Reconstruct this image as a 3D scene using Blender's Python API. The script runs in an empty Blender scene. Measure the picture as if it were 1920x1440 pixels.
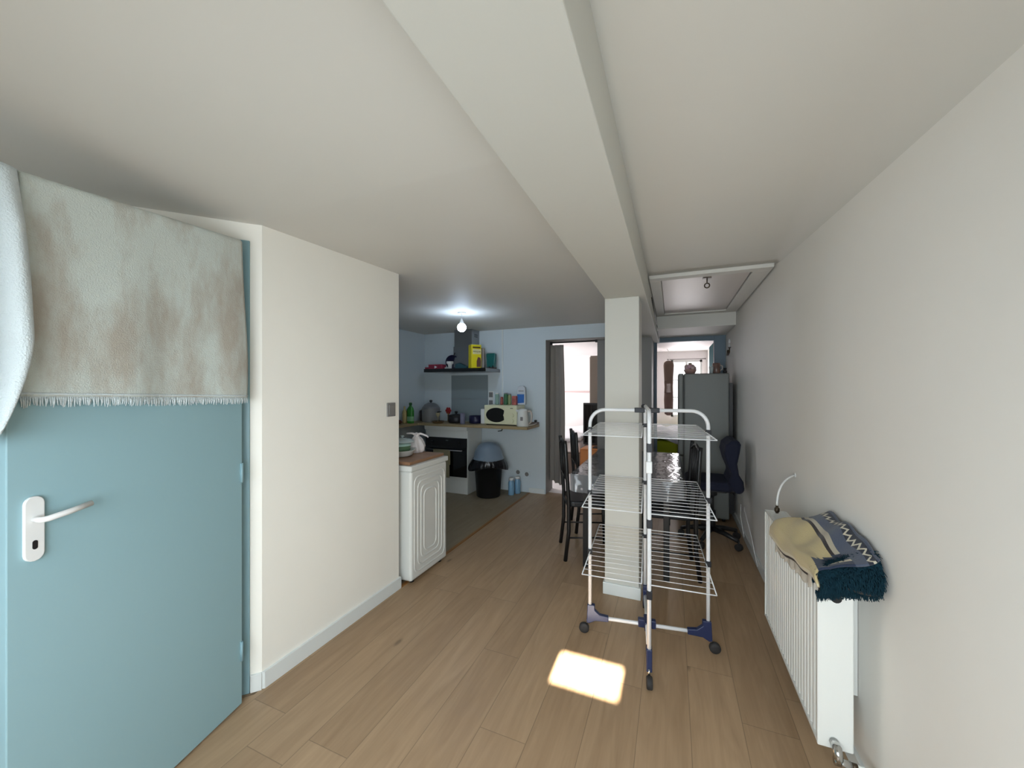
import bpy, bmesh, math, random
from mathutils import Vector, Matrix
random.seed(7)
S = bpy.context.scene
COL = S.collection
PI = math.pi

# ------------------------------------------------------------------ materials
def lin(c):
    c = c / 255.0
    return c / 12.92 if c <= 0.04045 else ((c + 0.055) / 1.055) ** 2.4
def rgb(r, g, b): return (lin(r), lin(g), lin(b), 1.0)

def mat(name, col, rough=0.5, metal=0.0, bump=0.0, bscale=60, var=0.0, vscale=4, spec=0.5, alpha=None, trans=0.0, emit=None, estr=0.0, sheen=0.0, coat=0.0, ior=None):
    m = bpy.data.materials.new(name); m.use_nodes = True
    nt = m.node_tree; b = nt.nodes['Principled BSDF']
    b.inputs['Base Color'].default_value = col
    b.inputs['Roughness'].default_value = rough
    b.inputs['Metallic'].default_value = metal
    b.inputs['Specular IOR Level'].default_value = spec
    if sheen: b.inputs['Sheen Weight'].default_value = sheen
    if coat: b.inputs['Coat Weight'].default_value = coat
    if trans: b.inputs['Transmission Weight'].default_value = trans
    if ior: b.inputs['IOR'].default_value = ior
    if alpha is not None: b.inputs['Alpha'].default_value = alpha
    if emit is not None:
        b.inputs['Emission Color'].default_value = emit
        b.inputs['Emission Strength'].default_value = estr
    tc = nt.nodes.new('ShaderNodeTexCoord')
    if var:
        n = nt.nodes.new('ShaderNodeTexNoise'); n.inputs['Scale'].default_value = vscale; n.inputs['Detail'].default_value = 4
        nt.links.new(tc.outputs['Object'], n.inputs['Vector'])
        r = nt.nodes.new('ShaderNodeMapRange'); r.inputs['From Min'].default_value = 0.3; r.inputs['From Max'].default_value = 0.7
        r.inputs['To Min'].default_value = 1 - var; r.inputs['To Max'].default_value = 1 + var
        nt.links.new(n.outputs['Fac'], r.inputs['Value'])
        mx = nt.nodes.new('ShaderNodeVectorMath'); mx.operation = 'SCALE'
        mx.inputs[0].default_value = col[:3]
        nt.links.new(r.outputs['Result'], mx.inputs['Scale'])
        nt.links.new(mx.outputs['Vector'], b.inputs['Base Color'])
    if bump:
        n = nt.nodes.new('ShaderNodeTexNoise'); n.inputs['Scale'].default_value = bscale; n.inputs['Detail'].default_value = 5
        nt.links.new(tc.outputs['Object'], n.inputs['Vector'])
        bp = nt.nodes.new('ShaderNodeBump'); bp.inputs['Strength'].default_value = bump; bp.inputs['Distance'].default_value = 0.01
        nt.links.new(n.outputs['Fac'], bp.inputs['Height']); nt.links.new(bp.outputs['Normal'], b.inputs['Normal'])
    return m

def plank_mat(name, c1, c2, W, L, rough=0.42, seam=0.0016, dark=0.45):
    """Laminate planks running along world Y."""
    m = bpy.data.materials.new(name); m.use_nodes = True
    nt = m.node_tree; N = nt.nodes; K = nt.links; b = N['Principled BSDF']
    tc = N.new('ShaderNodeTexCoord'); sp = N.new('ShaderNodeSeparateXYZ'); K.new(tc.outputs['Object'], sp.inputs[0])
    def M(op, a, bb=None):
        n = N.new('ShaderNodeMath'); n.operation = op
        for i, v in enumerate((a, bb)):
            if v is None: continue
            if isinstance(v, (int, float)): n.inputs[i].default_value = v
            else: K.new(v, n.inputs[i])
        return n.outputs[0]
    xs = M('DIVIDE', M('ADD', sp.outputs['X'], 10.03), W)
    row = M('FLOOR', xs); fx = M('FRACT', xs)
    wn = N.new('ShaderNodeTexWhiteNoise'); wn.noise_dimensions = '1D'; K.new(row, wn.inputs['W'])
    ys = M('ADD', M('DIVIDE', sp.outputs['Y'], L), wn.outputs['Value'])
    cell = M('FLOOR', ys); fy = M('FRACT', ys)
    idv = M('ADD', M('MULTIPLY', row, 7.31), M('MULTIPLY', cell, 3.17))
    w2 = N.new('ShaderNodeTexWhiteNoise'); w2.noise_dimensions = '1D'; K.new(idv, w2.inputs['W'])
    # grain
    cv = N.new('ShaderNodeCombineXYZ')
    K.new(M('MULTIPLY', sp.outputs['X'], 11.0), cv.inputs[0]); K.new(M('MULTIPLY', sp.outputs['Y'], 1.1), cv.inputs[1]); K.new(M('MULTIPLY', w2.outputs['Value'], 40), cv.inputs[2])
    g = N.new('ShaderNodeTexNoise'); g.inputs['Scale'].default_value = 1.6; g.inputs['Detail'].default_value = 8; g.inputs['Distortion'].default_value = 1.4
    K.new(cv.outputs[0], g.inputs['Vector'])
    cv2 = N.new('ShaderNodeCombineXYZ')
    K.new(M('MULTIPLY', sp.outputs['X'], 90.0), cv2.inputs[0]); K.new(M('MULTIPLY', sp.outputs['Y'], 4.0), cv2.inputs[1]); K.new(idv, cv2.inputs[2])
    g2 = N.new('ShaderNodeTexNoise'); g2.inputs['Scale'].default_value = 1.5; g2.inputs['Detail'].default_value = 4
    K.new(cv2.outputs[0], g2.inputs['Vector'])
    # knots
    kv = N.new('ShaderNodeCombineXYZ'); K.new(M('MULTIPLY', sp.outputs['X'], 6.0), kv.inputs[0]); K.new(M('MULTIPLY', sp.outputs['Y'], 2.4), kv.inputs[1]); K.new(idv, kv.inputs[2])
    vo = N.new('ShaderNodeTexVoronoi'); vo.inputs['Scale'].default_value = 0.75; K.new(kv.outputs[0], vo.inputs['Vector'])
    kn = N.new('ShaderNodeMapRange'); kn.inputs['From Min'].default_value = 0.03; kn.inputs['From Max'].default_value = 0.085
    kn.inputs['To Min'].default_value = 0.55; kn.inputs['To Max'].default_value = 1.0; K.new(vo.outputs['Distance'], kn.inputs['Value'])
    mixf = M('ADD', M('ADD', M('MULTIPLY', w2.outputs['Value'], 0.28), M('MULTIPLY', g.outputs['Fac'], 0.95)), M('MULTIPLY', g2.outputs['Fac'], 0.28))
    fac = M('SUBTRACT', mixf, 0.35)
    mx = N.new('ShaderNodeMix'); mx.data_type = 'RGBA'; mx.clamp_factor = True
    mx.inputs[6].default_value = c1; mx.inputs[7].default_value = c2; K.new(fac, mx.inputs[0])
    # seams
    ex = M('MULTIPLY', M('MINIMUM', fx, M('SUBTRACT', 1.0, fx)), W)
    ey = M('MULTIPLY', M('MINIMUM', fy, M('SUBTRACT', 1.0, fy)), L)
    e = M('MINIMUM', ex, ey)
    sm = N.new('ShaderNodeMapRange'); sm.inputs['From Min'].default_value = seam * 0.4; sm.inputs['From Max'].default_value = seam * 1.6
    sm.inputs['To Min'].default_value = dark; sm.inputs['To Max'].default_value = 1.0; K.new(e, sm.inputs['Value'])
    sc = N.new('ShaderNodeVectorMath'); sc.operation = 'SCALE'; K.new(mx.outputs[2], sc.inputs[0])
    K.new(M('MULTIPLY', sm.outputs[0], kn.outputs[0]), sc.inputs['Scale'])
    K.new(sc.outputs[0], b.inputs['Base Color'])
    b.inputs['Roughness'].default_value = rough
    bp = N.new('ShaderNodeBump'); bp.inputs['Strength'].default_value = 0.25; bp.inputs['Distance'].default_value = 0.002
    K.new(M('ADD', sm.outputs[0], M('MULTIPLY', g2.outputs['Fac'], 0.25)), bp.inputs['Height']); K.new(bp.outputs[0], b.inputs['Normal'])
    return m

def glassy(name, col, rough=0.03, mixf=0.85, tint=(1, 1, 1, 1), bump=0, bscale=10):
    m = bpy.data.materials.new(name); m.use_nodes = True
    nt = m.node_tree; N = nt.nodes; K = nt.links
    out = N['Material Output']; b = N['Principled BSDF']
    b.inputs['Base Color'].default_value = col; b.inputs['Roughness'].default_value = rough
    t = N.new('ShaderNodeBsdfTransparent'); t.inputs[0].default_value = tint
    mx = N.new('ShaderNodeMixShader'); mx.inputs[0].default_value = 1 - mixf
    K.new(t.outputs[0], mx.inputs[1]); K.new(b.outputs[0], mx.inputs[2]); K.new(mx.outputs[0], out.inputs['Surface'])
    if bump:
        tc = N.new('ShaderNodeTexCoord'); n = N.new('ShaderNodeTexNoise'); n.inputs['Scale'].default_value = bscale; n.inputs['Detail'].default_value = 3
        K.new(tc.outputs['Object'], n.inputs['Vector'])
        bp = N.new('ShaderNodeBump'); bp.inputs['Strength'].default_value = bump; bp.inputs['Distance'].default_value = 0.03
        K.new(n.outputs['Fac'], bp.inputs['Height']); K.new(bp.outputs[0], b.inputs['Normal'])
    return m

def towel_mat():
    m = mat('towel_terry', rgb(198, 206, 200), rough=0.95, sheen=0.3)
    nt = m.node_tree; N = nt.nodes; K = nt.links; b = N['Principled BSDF']
    tc = N.new('ShaderNodeTexCoord')
    mp = N.new('ShaderNodeMapping'); mp.inputs['Scale'].default_value = (6.5, 6.5, 2.4); K.new(tc.outputs['Object'], mp.inputs[0])
    n = N.new('ShaderNodeTexNoise'); n.inputs['Scale'].default_value = 1.1; n.inputs['Detail'].default_value = 6; n.inputs['Roughness'].default_value = 0.6
    K.new(mp.outputs[0], n.inputs['Vector'])
    r = N.new('ShaderNodeValToRGB')
    r.color_ramp.elements[0].position = 0.36; r.color_ramp.elements[0].color = rgb(180, 174, 162)
    r.color_ramp.elements[1].position = 0.56; r.color_ramp.elements[1].color = rgb(206, 214, 208)
    K.new(n.outputs['Fac'], r.inputs[0]); K.new(r.outputs[0], b.inputs['Base Color'])
    n2 = N.new('ShaderNodeTexNoise'); n2.inputs['Scale'].default_value = 260; n2.inputs['Detail'].default_value = 2
    K.new(tc.outputs['Object'], n2.inputs['Vector'])
    bp = N.new('ShaderNodeBump'); bp.inputs['Strength'].default_value = 0.6; bp.inputs['Distance'].default_value = 0.004
    K.new(n2.outputs['Fac'], bp.inputs['Height']); K.new(bp.outputs[0], b.inputs['Normal'])
    return m

M_wall = mat('wall_paint', rgb(248, 245, 236), 0.6, bump=0.06, bscale=25, var=0.012, vscale=2)
M_wall_r = mat('right_wall_paint', rgb(243, 240, 234), 0.6, bump=0.06, bscale=20, var=0.015, vscale=1.5)
M_pillar = mat('pillar_paint', rgb(204, 203, 195), 0.6, bump=0.06, bscale=25)
M_kwall = mat('kitchen_wall_paint', rgb(212, 222, 227), 0.55, bump=0.04, bscale=30)
M_ceil = mat('ceiling_paint', rgb(222, 220, 213), 0.65, bump=0.05, bscale=6, var=0.01, vscale=2)
M_trim = mat('white_trim', rgb(226, 230, 228), 0.35)
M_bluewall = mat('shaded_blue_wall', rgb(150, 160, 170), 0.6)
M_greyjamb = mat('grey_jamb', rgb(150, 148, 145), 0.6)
M_bed_wall = mat('bedroom_wall', rgb(238, 234, 233), 0.6)
M_door = mat('pale_blue_door_paint', rgb(150, 184, 192), 0.38, bump=0.05, bscale=8)
M_frame = mat('blue_frame_paint', rgb(138, 172, 182), 0.4)
M_floor = plank_mat('oak_laminate', rgb(148, 120, 91), rgb(188, 159, 126), 0.215, 1.38, dark=0.62)
M_kfloor = plank_mat('grey_vinyl', rgb(132, 117, 94), rgb(156, 141, 117), 0.2, 0.9, rough=0.5, dark=0.8)
M_white = mat('white_enamel', rgb(226, 227, 222), 0.28, coat=0.2)
M_whitep = mat('white_plastic', rgb(232, 232, 230), 0.4)
M_rackw = mat('white_coated_tube', rgb(225, 226, 228), 0.3)
M_navy = mat('navy_plastic', rgb(26, 38, 76), 0.45)
M_clip = mat('black_clip', rgb(22, 24, 32), 0.5)
M_black = mat('black_metal', rgb(20, 19, 20), 0.38)
M_blackp = mat('black_plastic', rgb(22, 22, 24), 0.45)
M_rubber = mat('dark_rubber', rgb(40, 38, 38), 0.7)
M_seat = mat('dark_seat_vinyl', rgb(28, 29, 32), 0.5)
M_steel = mat('brushed_steel', rgb(150, 152, 155), 0.3, metal=0.9)
M_chrome = mat('chrome', rgb(190, 190, 188), 0.15, metal=1.0)
M_brass = mat('dark_brass', rgb(70, 58, 44), 0.4, metal=0.6)
M_wood = mat('worktop_oak', rgb(160, 140, 104), 0.45, var=0.08, vscale=9)
M_board = mat('walnut_board', rgb(150, 112, 82), 0.5, var=0.1, vscale=12)
M_strip = mat('threshold_brown', rgb(146, 100, 52), 0.5)
M_towel = towel_mat()
M_towel2 = mat('towel_fold', rgb(212, 222, 224), 0.95, bump=0.5, bscale=220, sheen=0.3)
M_glassbl = mat('black_oven_glass', rgb(8, 8, 9), 0.08, coat=0.5)
M_bluecloth = mat('navy_office_fabric', rgb(25, 29, 50), 0.9, bump=0.3, bscale=300)
M_curtain = mat('taupe_curtain', rgb(158, 152, 146), 0.9, bump=0.2, bscale=120)
M_cream = mat('cream_enamel', rgb(222, 220, 186), 0.35)
M_greyplast = mat('grey_switch', rgb(128, 126, 124), 0.4)
M_fridge = mat('grey_fridge', rgb(114, 116, 112), 0.4)

# ------------------------------------------------------------------ mesh builder
class MB:
    def __init__(s): s.bm = bmesh.new(); s.mi = 0; s.smooth = False
    def _f(s, vs):
        try:
            f = s.bm.faces.new(vs); f.material_index = s.mi; f.smooth = s.smooth; return f
        except ValueError: return None
    def box(s, x0, x1, y0, y1, z0, z1):
        v = [s.bm.verts.new(p) for p in ((x0,y0,z0),(x1,y0,z0),(x1,y1,z0),(x0,y1,z0),(x0,y0,z1),(x1,y0,z1),(x1,y1,z1),(x0,y1,z1))]
        for q in ((0,3,2,1),(4,5,6,7),(0,1,5,4),(1,2,6,5),(2,3,7,6),(3,0,4,7)): s._f([v[i] for i in q])
        return s
    def prism(s, pts, z0, z1, axis='z'):
        """closed polygon pts extruded along axis."""
        def mk(a, b, c):
            return {'z': (a, b, c), 'y': (a, c, b), 'x': (c, a, b)}[axis]
        lo = [s.bm.verts.new(mk(a, b, z0)) for a, b in pts]; hi = [s.bm.verts.new(mk(a, b, z1)) for a, b in pts]
        sm = s.smooth; s.smooth = False
        s._f(lo[::-1]); s._f(hi); s.smooth = sm
        n = len(pts)
        for i in range(n): s._f([lo[i], lo[(i+1)%n], hi[(i+1)%n], hi[i]])
        return s
    def tube(s, pts, r, seg=8, closed=False, r2=None):
        pts = [Vector(p) for p in pts]; n = len(pts); rings = []
        sm = s.smooth; s.smooth = True
        prev = None
        for i, p in enumerate(pts):
            if closed: t = (pts[(i+1)%n] - pts[i-1])
            else: t = (pts[min(i+1, n-1)] - pts[max(i-1, 0)])
            t.normalize()
            if prev is None:
                a = Vector((0,0,1)) if abs(t.z) < 0.9 else Vector((1,0,0))
                u = t.cross(a).normalized()
            else:
                u = (prev - t * prev.dot(t)).normalized()
            prev = u; w = t.cross(u)
            rr = r if r2 is None else r + (r2 - r) * i / max(1, n-1)
            rings.append([s.bm.verts.new(p + (u*math.cos(2*PI*k/seg) + w*math.sin(2*PI*k/seg))*rr) for k in range(seg)])
        m = n if closed else n-1
        for i in range(m):
            A, B = rings[i], rings[(i+1)%n]
            for k in range(seg): s._f([A[k], A[(k+1)%seg], B[(k+1)%seg], B[k]])
        s.smooth = sm
        if not closed: s._f(rings[0][::-1]); s._f(rings[-1])
        return s
    def lathe(s, prof, c=(0,0,0), seg=24, axis='z', sx=1, sy=1, cap=True):
        sm = s.smooth; s.smooth = True; rings = []
        c = Vector(c)
        for r, z in prof:
            ring = []
            for k in range(seg):
                a = 2*PI*k/seg; x, y = r*math.cos(a)*sx, r*math.sin(a)*sy
                p = {'z': (x, y, z), 'y': (x, z, y), 'x': (z, x, y)}[axis]
                ring.append(s.bm.verts.new(c + Vector(p)))
            rings.append(ring)
        for A, B in zip(rings, rings[1:]):
            for k in range(seg): s._f([A[k], A[(k+1)%seg], B[(k+1)%seg], B[k]])
        s.smooth = sm
        if cap: s._f(rings[0][::-1]); s._f(rings[-1])
        return s
    def ball(s, c, rx, ry=None, rz=None, seg=16, rings=10):
        ry = ry or rx; rz = rz or rx
        prof = [(max(math.sin(PI*i/rings), 0.001), -math.cos(PI*i/rings)) for i in range(rings+1)]
        sm = s.smooth; s.smooth = True; R = []
        for r, z in prof:
            R.append([s.bm.verts.new((c[0]+rx*r*math.cos(2*PI*k/seg), c[1]+ry*r*math.sin(2*PI*k/seg), c[2]+rz*z)) for k in range(seg)])
        for A, B in zip(R, R[1:]):
            for k in range(seg): s._f([A[k], A[(k+1)%seg], B[(k+1)%seg], B[k]])
        s.smooth = sm
        return s
    def grid(s, fn, nu, nv):
        sm = s.smooth; s.smooth = True
        V = [[s.bm.verts.new(fn(i/nu, j/nv)) for j in range(nv+1)] for i in range(nu+1)]
        uvl = s.bm.loops.layers.uv.verify()
        for i in range(nu):
            for j in range(nv):
                f = s._f([V[i][j], V[i+1][j], V[i+1][j+1], V[i][j+1]])
                if f:
                    for l, (a, b) in zip(f.loops, ((i, j), (i+1, j), (i+1, j+1), (i, j+1))): l[uvl].uv = (a/nu, b/nv)
        s.smooth = sm
        return s
    def quad(s, a, b, c, d):
        s._f([s.bm.verts.new(p) for p in (a, b, c, d)]); return s
    def split(s):
        bm = s.bm; bm.verts.index_update(); seen = set(); out = []
        for v in bm.verts:
            if v in seen: continue
            st = [v]; comp = []; seen.add(v)
            while st:
                a = st.pop(); comp.append(a)
                for e in a.link_edges:
                    o = e.other_vert(a)
                    if o not in seen: seen.add(o); st.append(o)
            n = MB(); mp = {a: n.bm.verts.new(a.co) for a in comp}
            fs = {f for a in comp for f in a.link_faces}
            for f in fs:
                g = n.bm.faces.new([mp[x] for x in f.verts]); g.smooth = f.smooth; g.material_index = f.material_index
            out.append(n)
        return out
    def builds(s, *a, **k): return [p.build(*a, **k) for p in s.split()]
    def build(s, name, mats, parent=None, bevel=0, bseg=2, solid=0, sub=0, loc=None, rot=None):
        me = bpy.data.meshes.new(name)
        bmesh.ops.recalc_face_normals(s.bm, faces=s.bm.faces[:])
        s.bm.to_mesh(me); s.bm.free()
        for m in (mats if isinstance(mats, (list, tuple)) else [mats]): me.materials.append(m)
        o = bpy.data.objects.new(name, me); COL.objects.link(o)
        if parent: o.parent = parent
        if loc: o.location = loc
        if rot: o.rotation_euler = rot
        if solid:
            md = o.modifiers.new('solid', 'SOLIDIFY'); md.thickness = solid; md.offset = 0
        if bevel:
            md = o.modifiers.new('bevel', 'BEVEL'); md.width = bevel; md.segments = bseg; md.limit_method = 'ANGLE'; md.angle_limit = math.radians(40)
        if sub:
            md = o.modifiers.new('sub', 'SUBSURF'); md.levels = sub; md.render_levels = sub
        return o

def tag(o, label, cat=None, group=None, kind=None):
    o['label'] = label
    if cat: o['category'] = cat
    if group: o['group'] = group
    if kind: o['kind'] = kind
    return o
def thing(name, label, cat, loc=(0,0,0), rz=0, group=None, kind=None):
    o = bpy.data.objects.new(name, None); COL.objects.link(o); o.location = loc; o.rotation_euler = (0,0,rz)
    o.empty_display_size = 0.05
    return tag(o, label, cat, group, kind)
def struct(o, label, cat): return tag(o, label, cat, None, 'structure')
def dup(root, loc, rz, label, group=None):
    r = root.copy(); COL.objects.link(r); r.location = loc; r.rotation_euler = (0,0,rz); r['label'] = label
    if group: r['group'] = group
    for ch in list(root.children):
        c = ch.copy(); COL.objects.link(c); c.parent = r
        for g in ch.children:
            d = g.copy(); COL.objects.link(d); d.parent = c
    return r
def arc(c, r, a0, a1, n, f):
    return [f(c[0]+r*math.cos(a0+(a1-a0)*i/n), c[1]+r*math.sin(a0+(a1-a0)*i/n)) for i in range(n+1)]
def text_part(name, body, size, m, parent, loc, rot, extrude=0.0006):
    cu = bpy.data.curves.new(name+'_c', 'FONT'); cu.body = body; cu.size = size; cu.extrude = extrude; cu.align_x = 'CENTER'; cu.align_y = 'CENTER'
    t = bpy.data.objects.new(name+'_t', cu); COL.objects.link(t)
    dg = bpy.context.evaluated_depsgraph_get(); dg.update()
    me = bpy.data.meshes.new_from_object(t.evaluated_get(dg))
    bpy.data.objects.remove(t)
    me.materials.clear(); me.materials.append(m)
    o = bpy.data.objects.new(name, me); COL.objects.link(o); o.parent = parent; o.location = loc; o.rotation_euler = rot
    return o

H = 2.37      # ceiling
XR = 0.67     # right wall
XL = -1.89    # left wall
YK = 5.2      # kitchen back wall
YREAR = -0.75

# ------------------------------------------------------------------ setting
# floors
struct(MB().prism([(XL+0.0,2.33),(XL,1.25),(-2.9,0.15),(-2.9,YREAR-0.12),(XR+0.1,YREAR-0.12),(XR+0.1,9.4),(-0.35,9.4),(-0.35,6.0),(-0.75,5.45),(-1.66,5.45),(-1.66,YK),(XL,YK)], -0.05, 0).build('floor', M_floor),
       'light oak laminate floor of wide planks in the main room', 'floor')
struct(MB().prism([(-3.8,2.25),(XL,2.25),(XL,YK+0.1),(-3.8,YK+0.1)], -0.05, -0.001).build('floor', M_kfloor), 'grey-green vinyl floor of the kitchen area', 'floor')
struct(MB().box(-3.9,-0.45,5.32,9.5,-0.05,0.001).build('floor', mat('sun_whitened_bedroom_floor', rgb(236,232,232), 0.4)), 'bedroom floor behind the curtained doorway, coloured white for the sunlight on it', 'floor')  # off-white base colour stands for sun glare beyond the threshold
struct(MB().prism([(-4.2,-0.58),(-3.6,-0.58),(XL-0.02,1.25),(XL-0.02,2.2),(-4.2,2.2)], -0.05, -0.001).build('floor', M_kfloor), 'dark floor behind the pale blue door', 'floor')
struct(MB().box(-1.905,-1.875,2.34,5.18,0,0.006).build('trim_1', M_strip, bevel=0.002), 'brown threshold strip between kitchen vinyl and laminate', 'floor trim')

# ceiling left of the beam (plain slab) and kitchen
struct(MB().prism([(YREAR-0.12,2.318),(1.25,2.312),(2.5,2.362),(3.2,H),(5.5,H),(5.5,H+0.1),(YREAR-0.12,H+0.1)],-4.2,-0.45,'x').build('ceiling', M_ceil), 'off-white ceiling over the left of the room and the kitchen', 'ceiling')
# right part with a cove that grows towards the camera
def cove(u, v):
    y = YREAR-0.1 + u*(3.15-(YREAR-0.1)); r = 0.03 + 0.42*max(0.0, (3.15-y)/4.8)**0.8
    if v < 0.4:
        t = v/0.4; x = -0.2 + t*((XR+0.01-r)+0.2); return (x, y, H)
    a = (v-0.4)/0.6*PI/2
    return (XR+0.01-r + r*math.sin(a), y, H - r*0.9 + r*0.9*math.cos(a))
struct(MB().grid(cove, 40, 30).build('ceiling', M_ceil, solid=0.004), 'off-white ceiling right of the beam, softly coved into the right wall', 'ceiling')
struct(MB().box(-0.3,XR+0.1,3.14,5.0,H,H+0.1).build('ceiling', M_ceil), 'off-white ceiling around the attic hatch', 'ceiling')
struct(MB().box(-0.3,XR+0.1,5.0,5.95,2.22,H+0.1).build('ceiling', M_ceil), 'lowered ceiling strip in front of the far doorway', 'ceiling')
struct(MB().box(-0.455,-0.17,YREAR-0.1,5.9,2.155,H+0.05).build('trim_2', M_pillar, bevel=0.004), 'broad white ceiling beam running from above the camera to the pillar', 'beam')
p = MB().box(-0.455,-0.215,2.86,3.12,0,2.155).build('wall_pillar', M_pillar, bevel=0.004)
struct(p, 'square cream pillar standing under the beam', 'pillar')
struct(MB().box(-0.467,-0.203,2.846,3.13,0,0.085).build('baseboard_pillar', M_trim, bevel=0.003), 'white skirting around the foot of the pillar', 'baseboard')

# walls
struct(MB().box(XR,XR+0.12,YREAR-0.1,9.4,-0.02,H).build('wall_right', M_wall_r), 'long off-white wall on the right', 'wall')
struct(MB().box(XR-0.014,XR+0.001,YREAR,5.88,0,0.075).build('baseboard_right', M_trim, bevel=0.003), 'white skirting along the right wall', 'baseboard')
# left partition between main room and kitchen (with return)
struct(MB().prism([(XL,1.29),(XL,2.33),(-3.8,2.33),(-3.8,2.25),(-1.97,2.25),(-1.97,1.37)], 0, H).build('wall_left', M_wall), 'bright cream wall between the pale blue door and the kitchen', 'wall')
struct(MB().prism([(XL-0.001,1.285),(XL+0.014,1.295),(XL+0.014,2.332),(XL-0.001,2.332)], 0, 0.085).build('baseboard_left', M_trim, bevel=0.002), 'white skirting below the bright cream wall', 'baseboard')
struct(MB().prism([(XL-0.05,2.329),(XL+0.014,2.329),(XL+0.014,2.344),(XL-0.05,2.344)], 0, 0.085).build('baseboard_left', M_trim, bevel=0.002), 'short return of white skirting at the wall end', 'baseboard')
# oblique door wall : from corner C going dir D
Cx, Cy = XL, 1.29; Dx, Dy = -0.68, -0.733; Nx, Ny = -0.733, 0.68   # N points away from room
def ob(k, d): return (Cx+Dx*k+Nx*d, Cy+Dy*k+Ny*d)
def oblique(k0, k1, z0, z1, d0=0.0, d1=0.09): 
    b = MB(); b.prism([ob(k0,d0),ob(k1,d0),ob(k1,d1),ob(k0,d1)], z0, z1); return b
b = oblique(0,0.05,0,H); b.prism([ob(0.05,0),ob(0.93,0),ob(0.93,0.09),ob(0.05,0.09)],2.225,H); b.prism([ob(0.93,0),ob(1.6,0),ob(1.6,0.09),ob(0.93,0.09)],0,H)
struct(b.build('wall_door', M_wall), 'oblique white wall holding the pale blue door', 'wall')
struct(oblique(0.0,0.048,0,0.085,-0.012,0.001).build('baseboard_door', M_trim, bevel=0.002), 'small white skirting piece beside the pale blue door frame', 'baseboard')
b = MB()
for k0, k1, z0, z1 in ((0.05,0.105,0,2.225),(0.88,0.93,0,2.225),(0.105,0.88,2.18,2.225)): b.prism([ob(k0,-0.012),ob(k1,-0.012),ob(k1,0.09),ob(k0,0.09)],z0,z1)
struct(b.build('trim_3', M_frame, bevel=0.003), 'blue painted frame of the open door', 'door frame')
struct(MB().box(-3.05,-2.93,YREAR-0.1,0.12,0,H).build('wall_left', M_wall), 'left wall beside the camera', 'wall')
struct(MB().box(-4.2,-4.1,-0.7,2.3,0,H).build('wall_left', M_bluewall), 'shaded wall of the space behind the pale blue door', 'wall')
struct(MB().box(-4.2,-2.95,0.02,0.1,0,H).build('wall_left', M_bluewall), 'end wall of the space behind the pale blue door', 'wall')
# rear wall with windows (behind the camera)
WX0, WX1, WZ0, WZ1 = -1.3, 0.58, 0.7, 1.75
SX0, SX1, SZ0, SZ1 = -0.575, -0.245, 1.865, 2.105
b = MB().box(-3.05,WX0,YREAR-0.12,YREAR,0,H).box(WX1,XR+0.12,YREAR-0.12,YREAR,0,H).box(WX0,WX1,YREAR-0.12,YREAR,0,WZ0).box(WX0,WX1,YREAR-0.12,YREAR,WZ1,SZ0).box(WX0,SX0,YREAR-0.12,YREAR,SZ0,SZ1).box(SX1,WX1,YREAR-0.12,YREAR,SZ0,SZ1).box(WX0,WX1,YREAR-0.12,YREAR,SZ1,H)
struct(b.build('wall_rear', M_wall), 'wall with the windows behind the camera', 'wall')

# kitchen walls
struct(MB().box(-3.82,-3.7,2.3,YK+0.1,0,H).build('wall_kitchen_left', M_kwall), 'blue-lit left wall of the kitchen', 'wall')
b = MB().box(-3.82,-1.651,YK,YK+0.25,0,H).box(-1.651,-0.75,YK,YK+0.25,2.185,H)
struct(b.build('wall_kitchen', M_kwall), 'blue-lit back wall of the kitchen', 'wall')
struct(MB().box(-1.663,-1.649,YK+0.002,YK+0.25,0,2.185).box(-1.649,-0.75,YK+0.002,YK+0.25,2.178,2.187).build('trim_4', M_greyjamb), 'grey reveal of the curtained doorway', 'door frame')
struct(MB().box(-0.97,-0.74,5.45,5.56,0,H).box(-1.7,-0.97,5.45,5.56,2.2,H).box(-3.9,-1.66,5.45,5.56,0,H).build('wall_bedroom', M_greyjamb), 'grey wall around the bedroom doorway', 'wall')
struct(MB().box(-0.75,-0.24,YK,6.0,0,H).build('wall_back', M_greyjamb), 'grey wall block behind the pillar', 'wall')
struct(MB().box(-1.9,-1.663,YK-0.014,YK,0,0.07).build('baseboard_kitchen', M_trim, bevel=0.002), 'white skirting under the counter end beside the curtained doorway', 'baseboard')
struct(MB().box(-2.325,-2.308,YK-0.012,YK,1.02,H-0.001).build('trim_5', M_trim), 'narrow white cable duct running down the kitchen wall right of the hood', 'trim')
# bedroom shell
struct(MB().box(-3.9,-0.4,9.3,9.4,0,2.35).build('wall_far', M_bed_wall), 'bright far wall of the bedroom', 'wall')
struct(MB().box(-0.45,-0.35,5.9,9.4,0,2.35).build('wall_between', M_bed_wall), 'wall between bedroom and far room', 'wall')
struct(MB().box(-3.9,-0.3,5.56,9.4,2.3,2.37).build('ceiling', M_bed_wall), 'pale ceiling of the bedroom', 'ceiling')
b = MB().box(-3.92,-3.82,5.45,6.0,0,2.35).box(-3.92,-3.82,8.9,9.4,0,2.35).box(-3.92,-3.82,6.0,8.9,0,0.5).box(-3.92,-3.82,6.0,8.9,2.2,2.35)
struct(b.build('wall_bedroom_left', M_bed_wall), 'window wall of the bedroom', 'wall')
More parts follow.
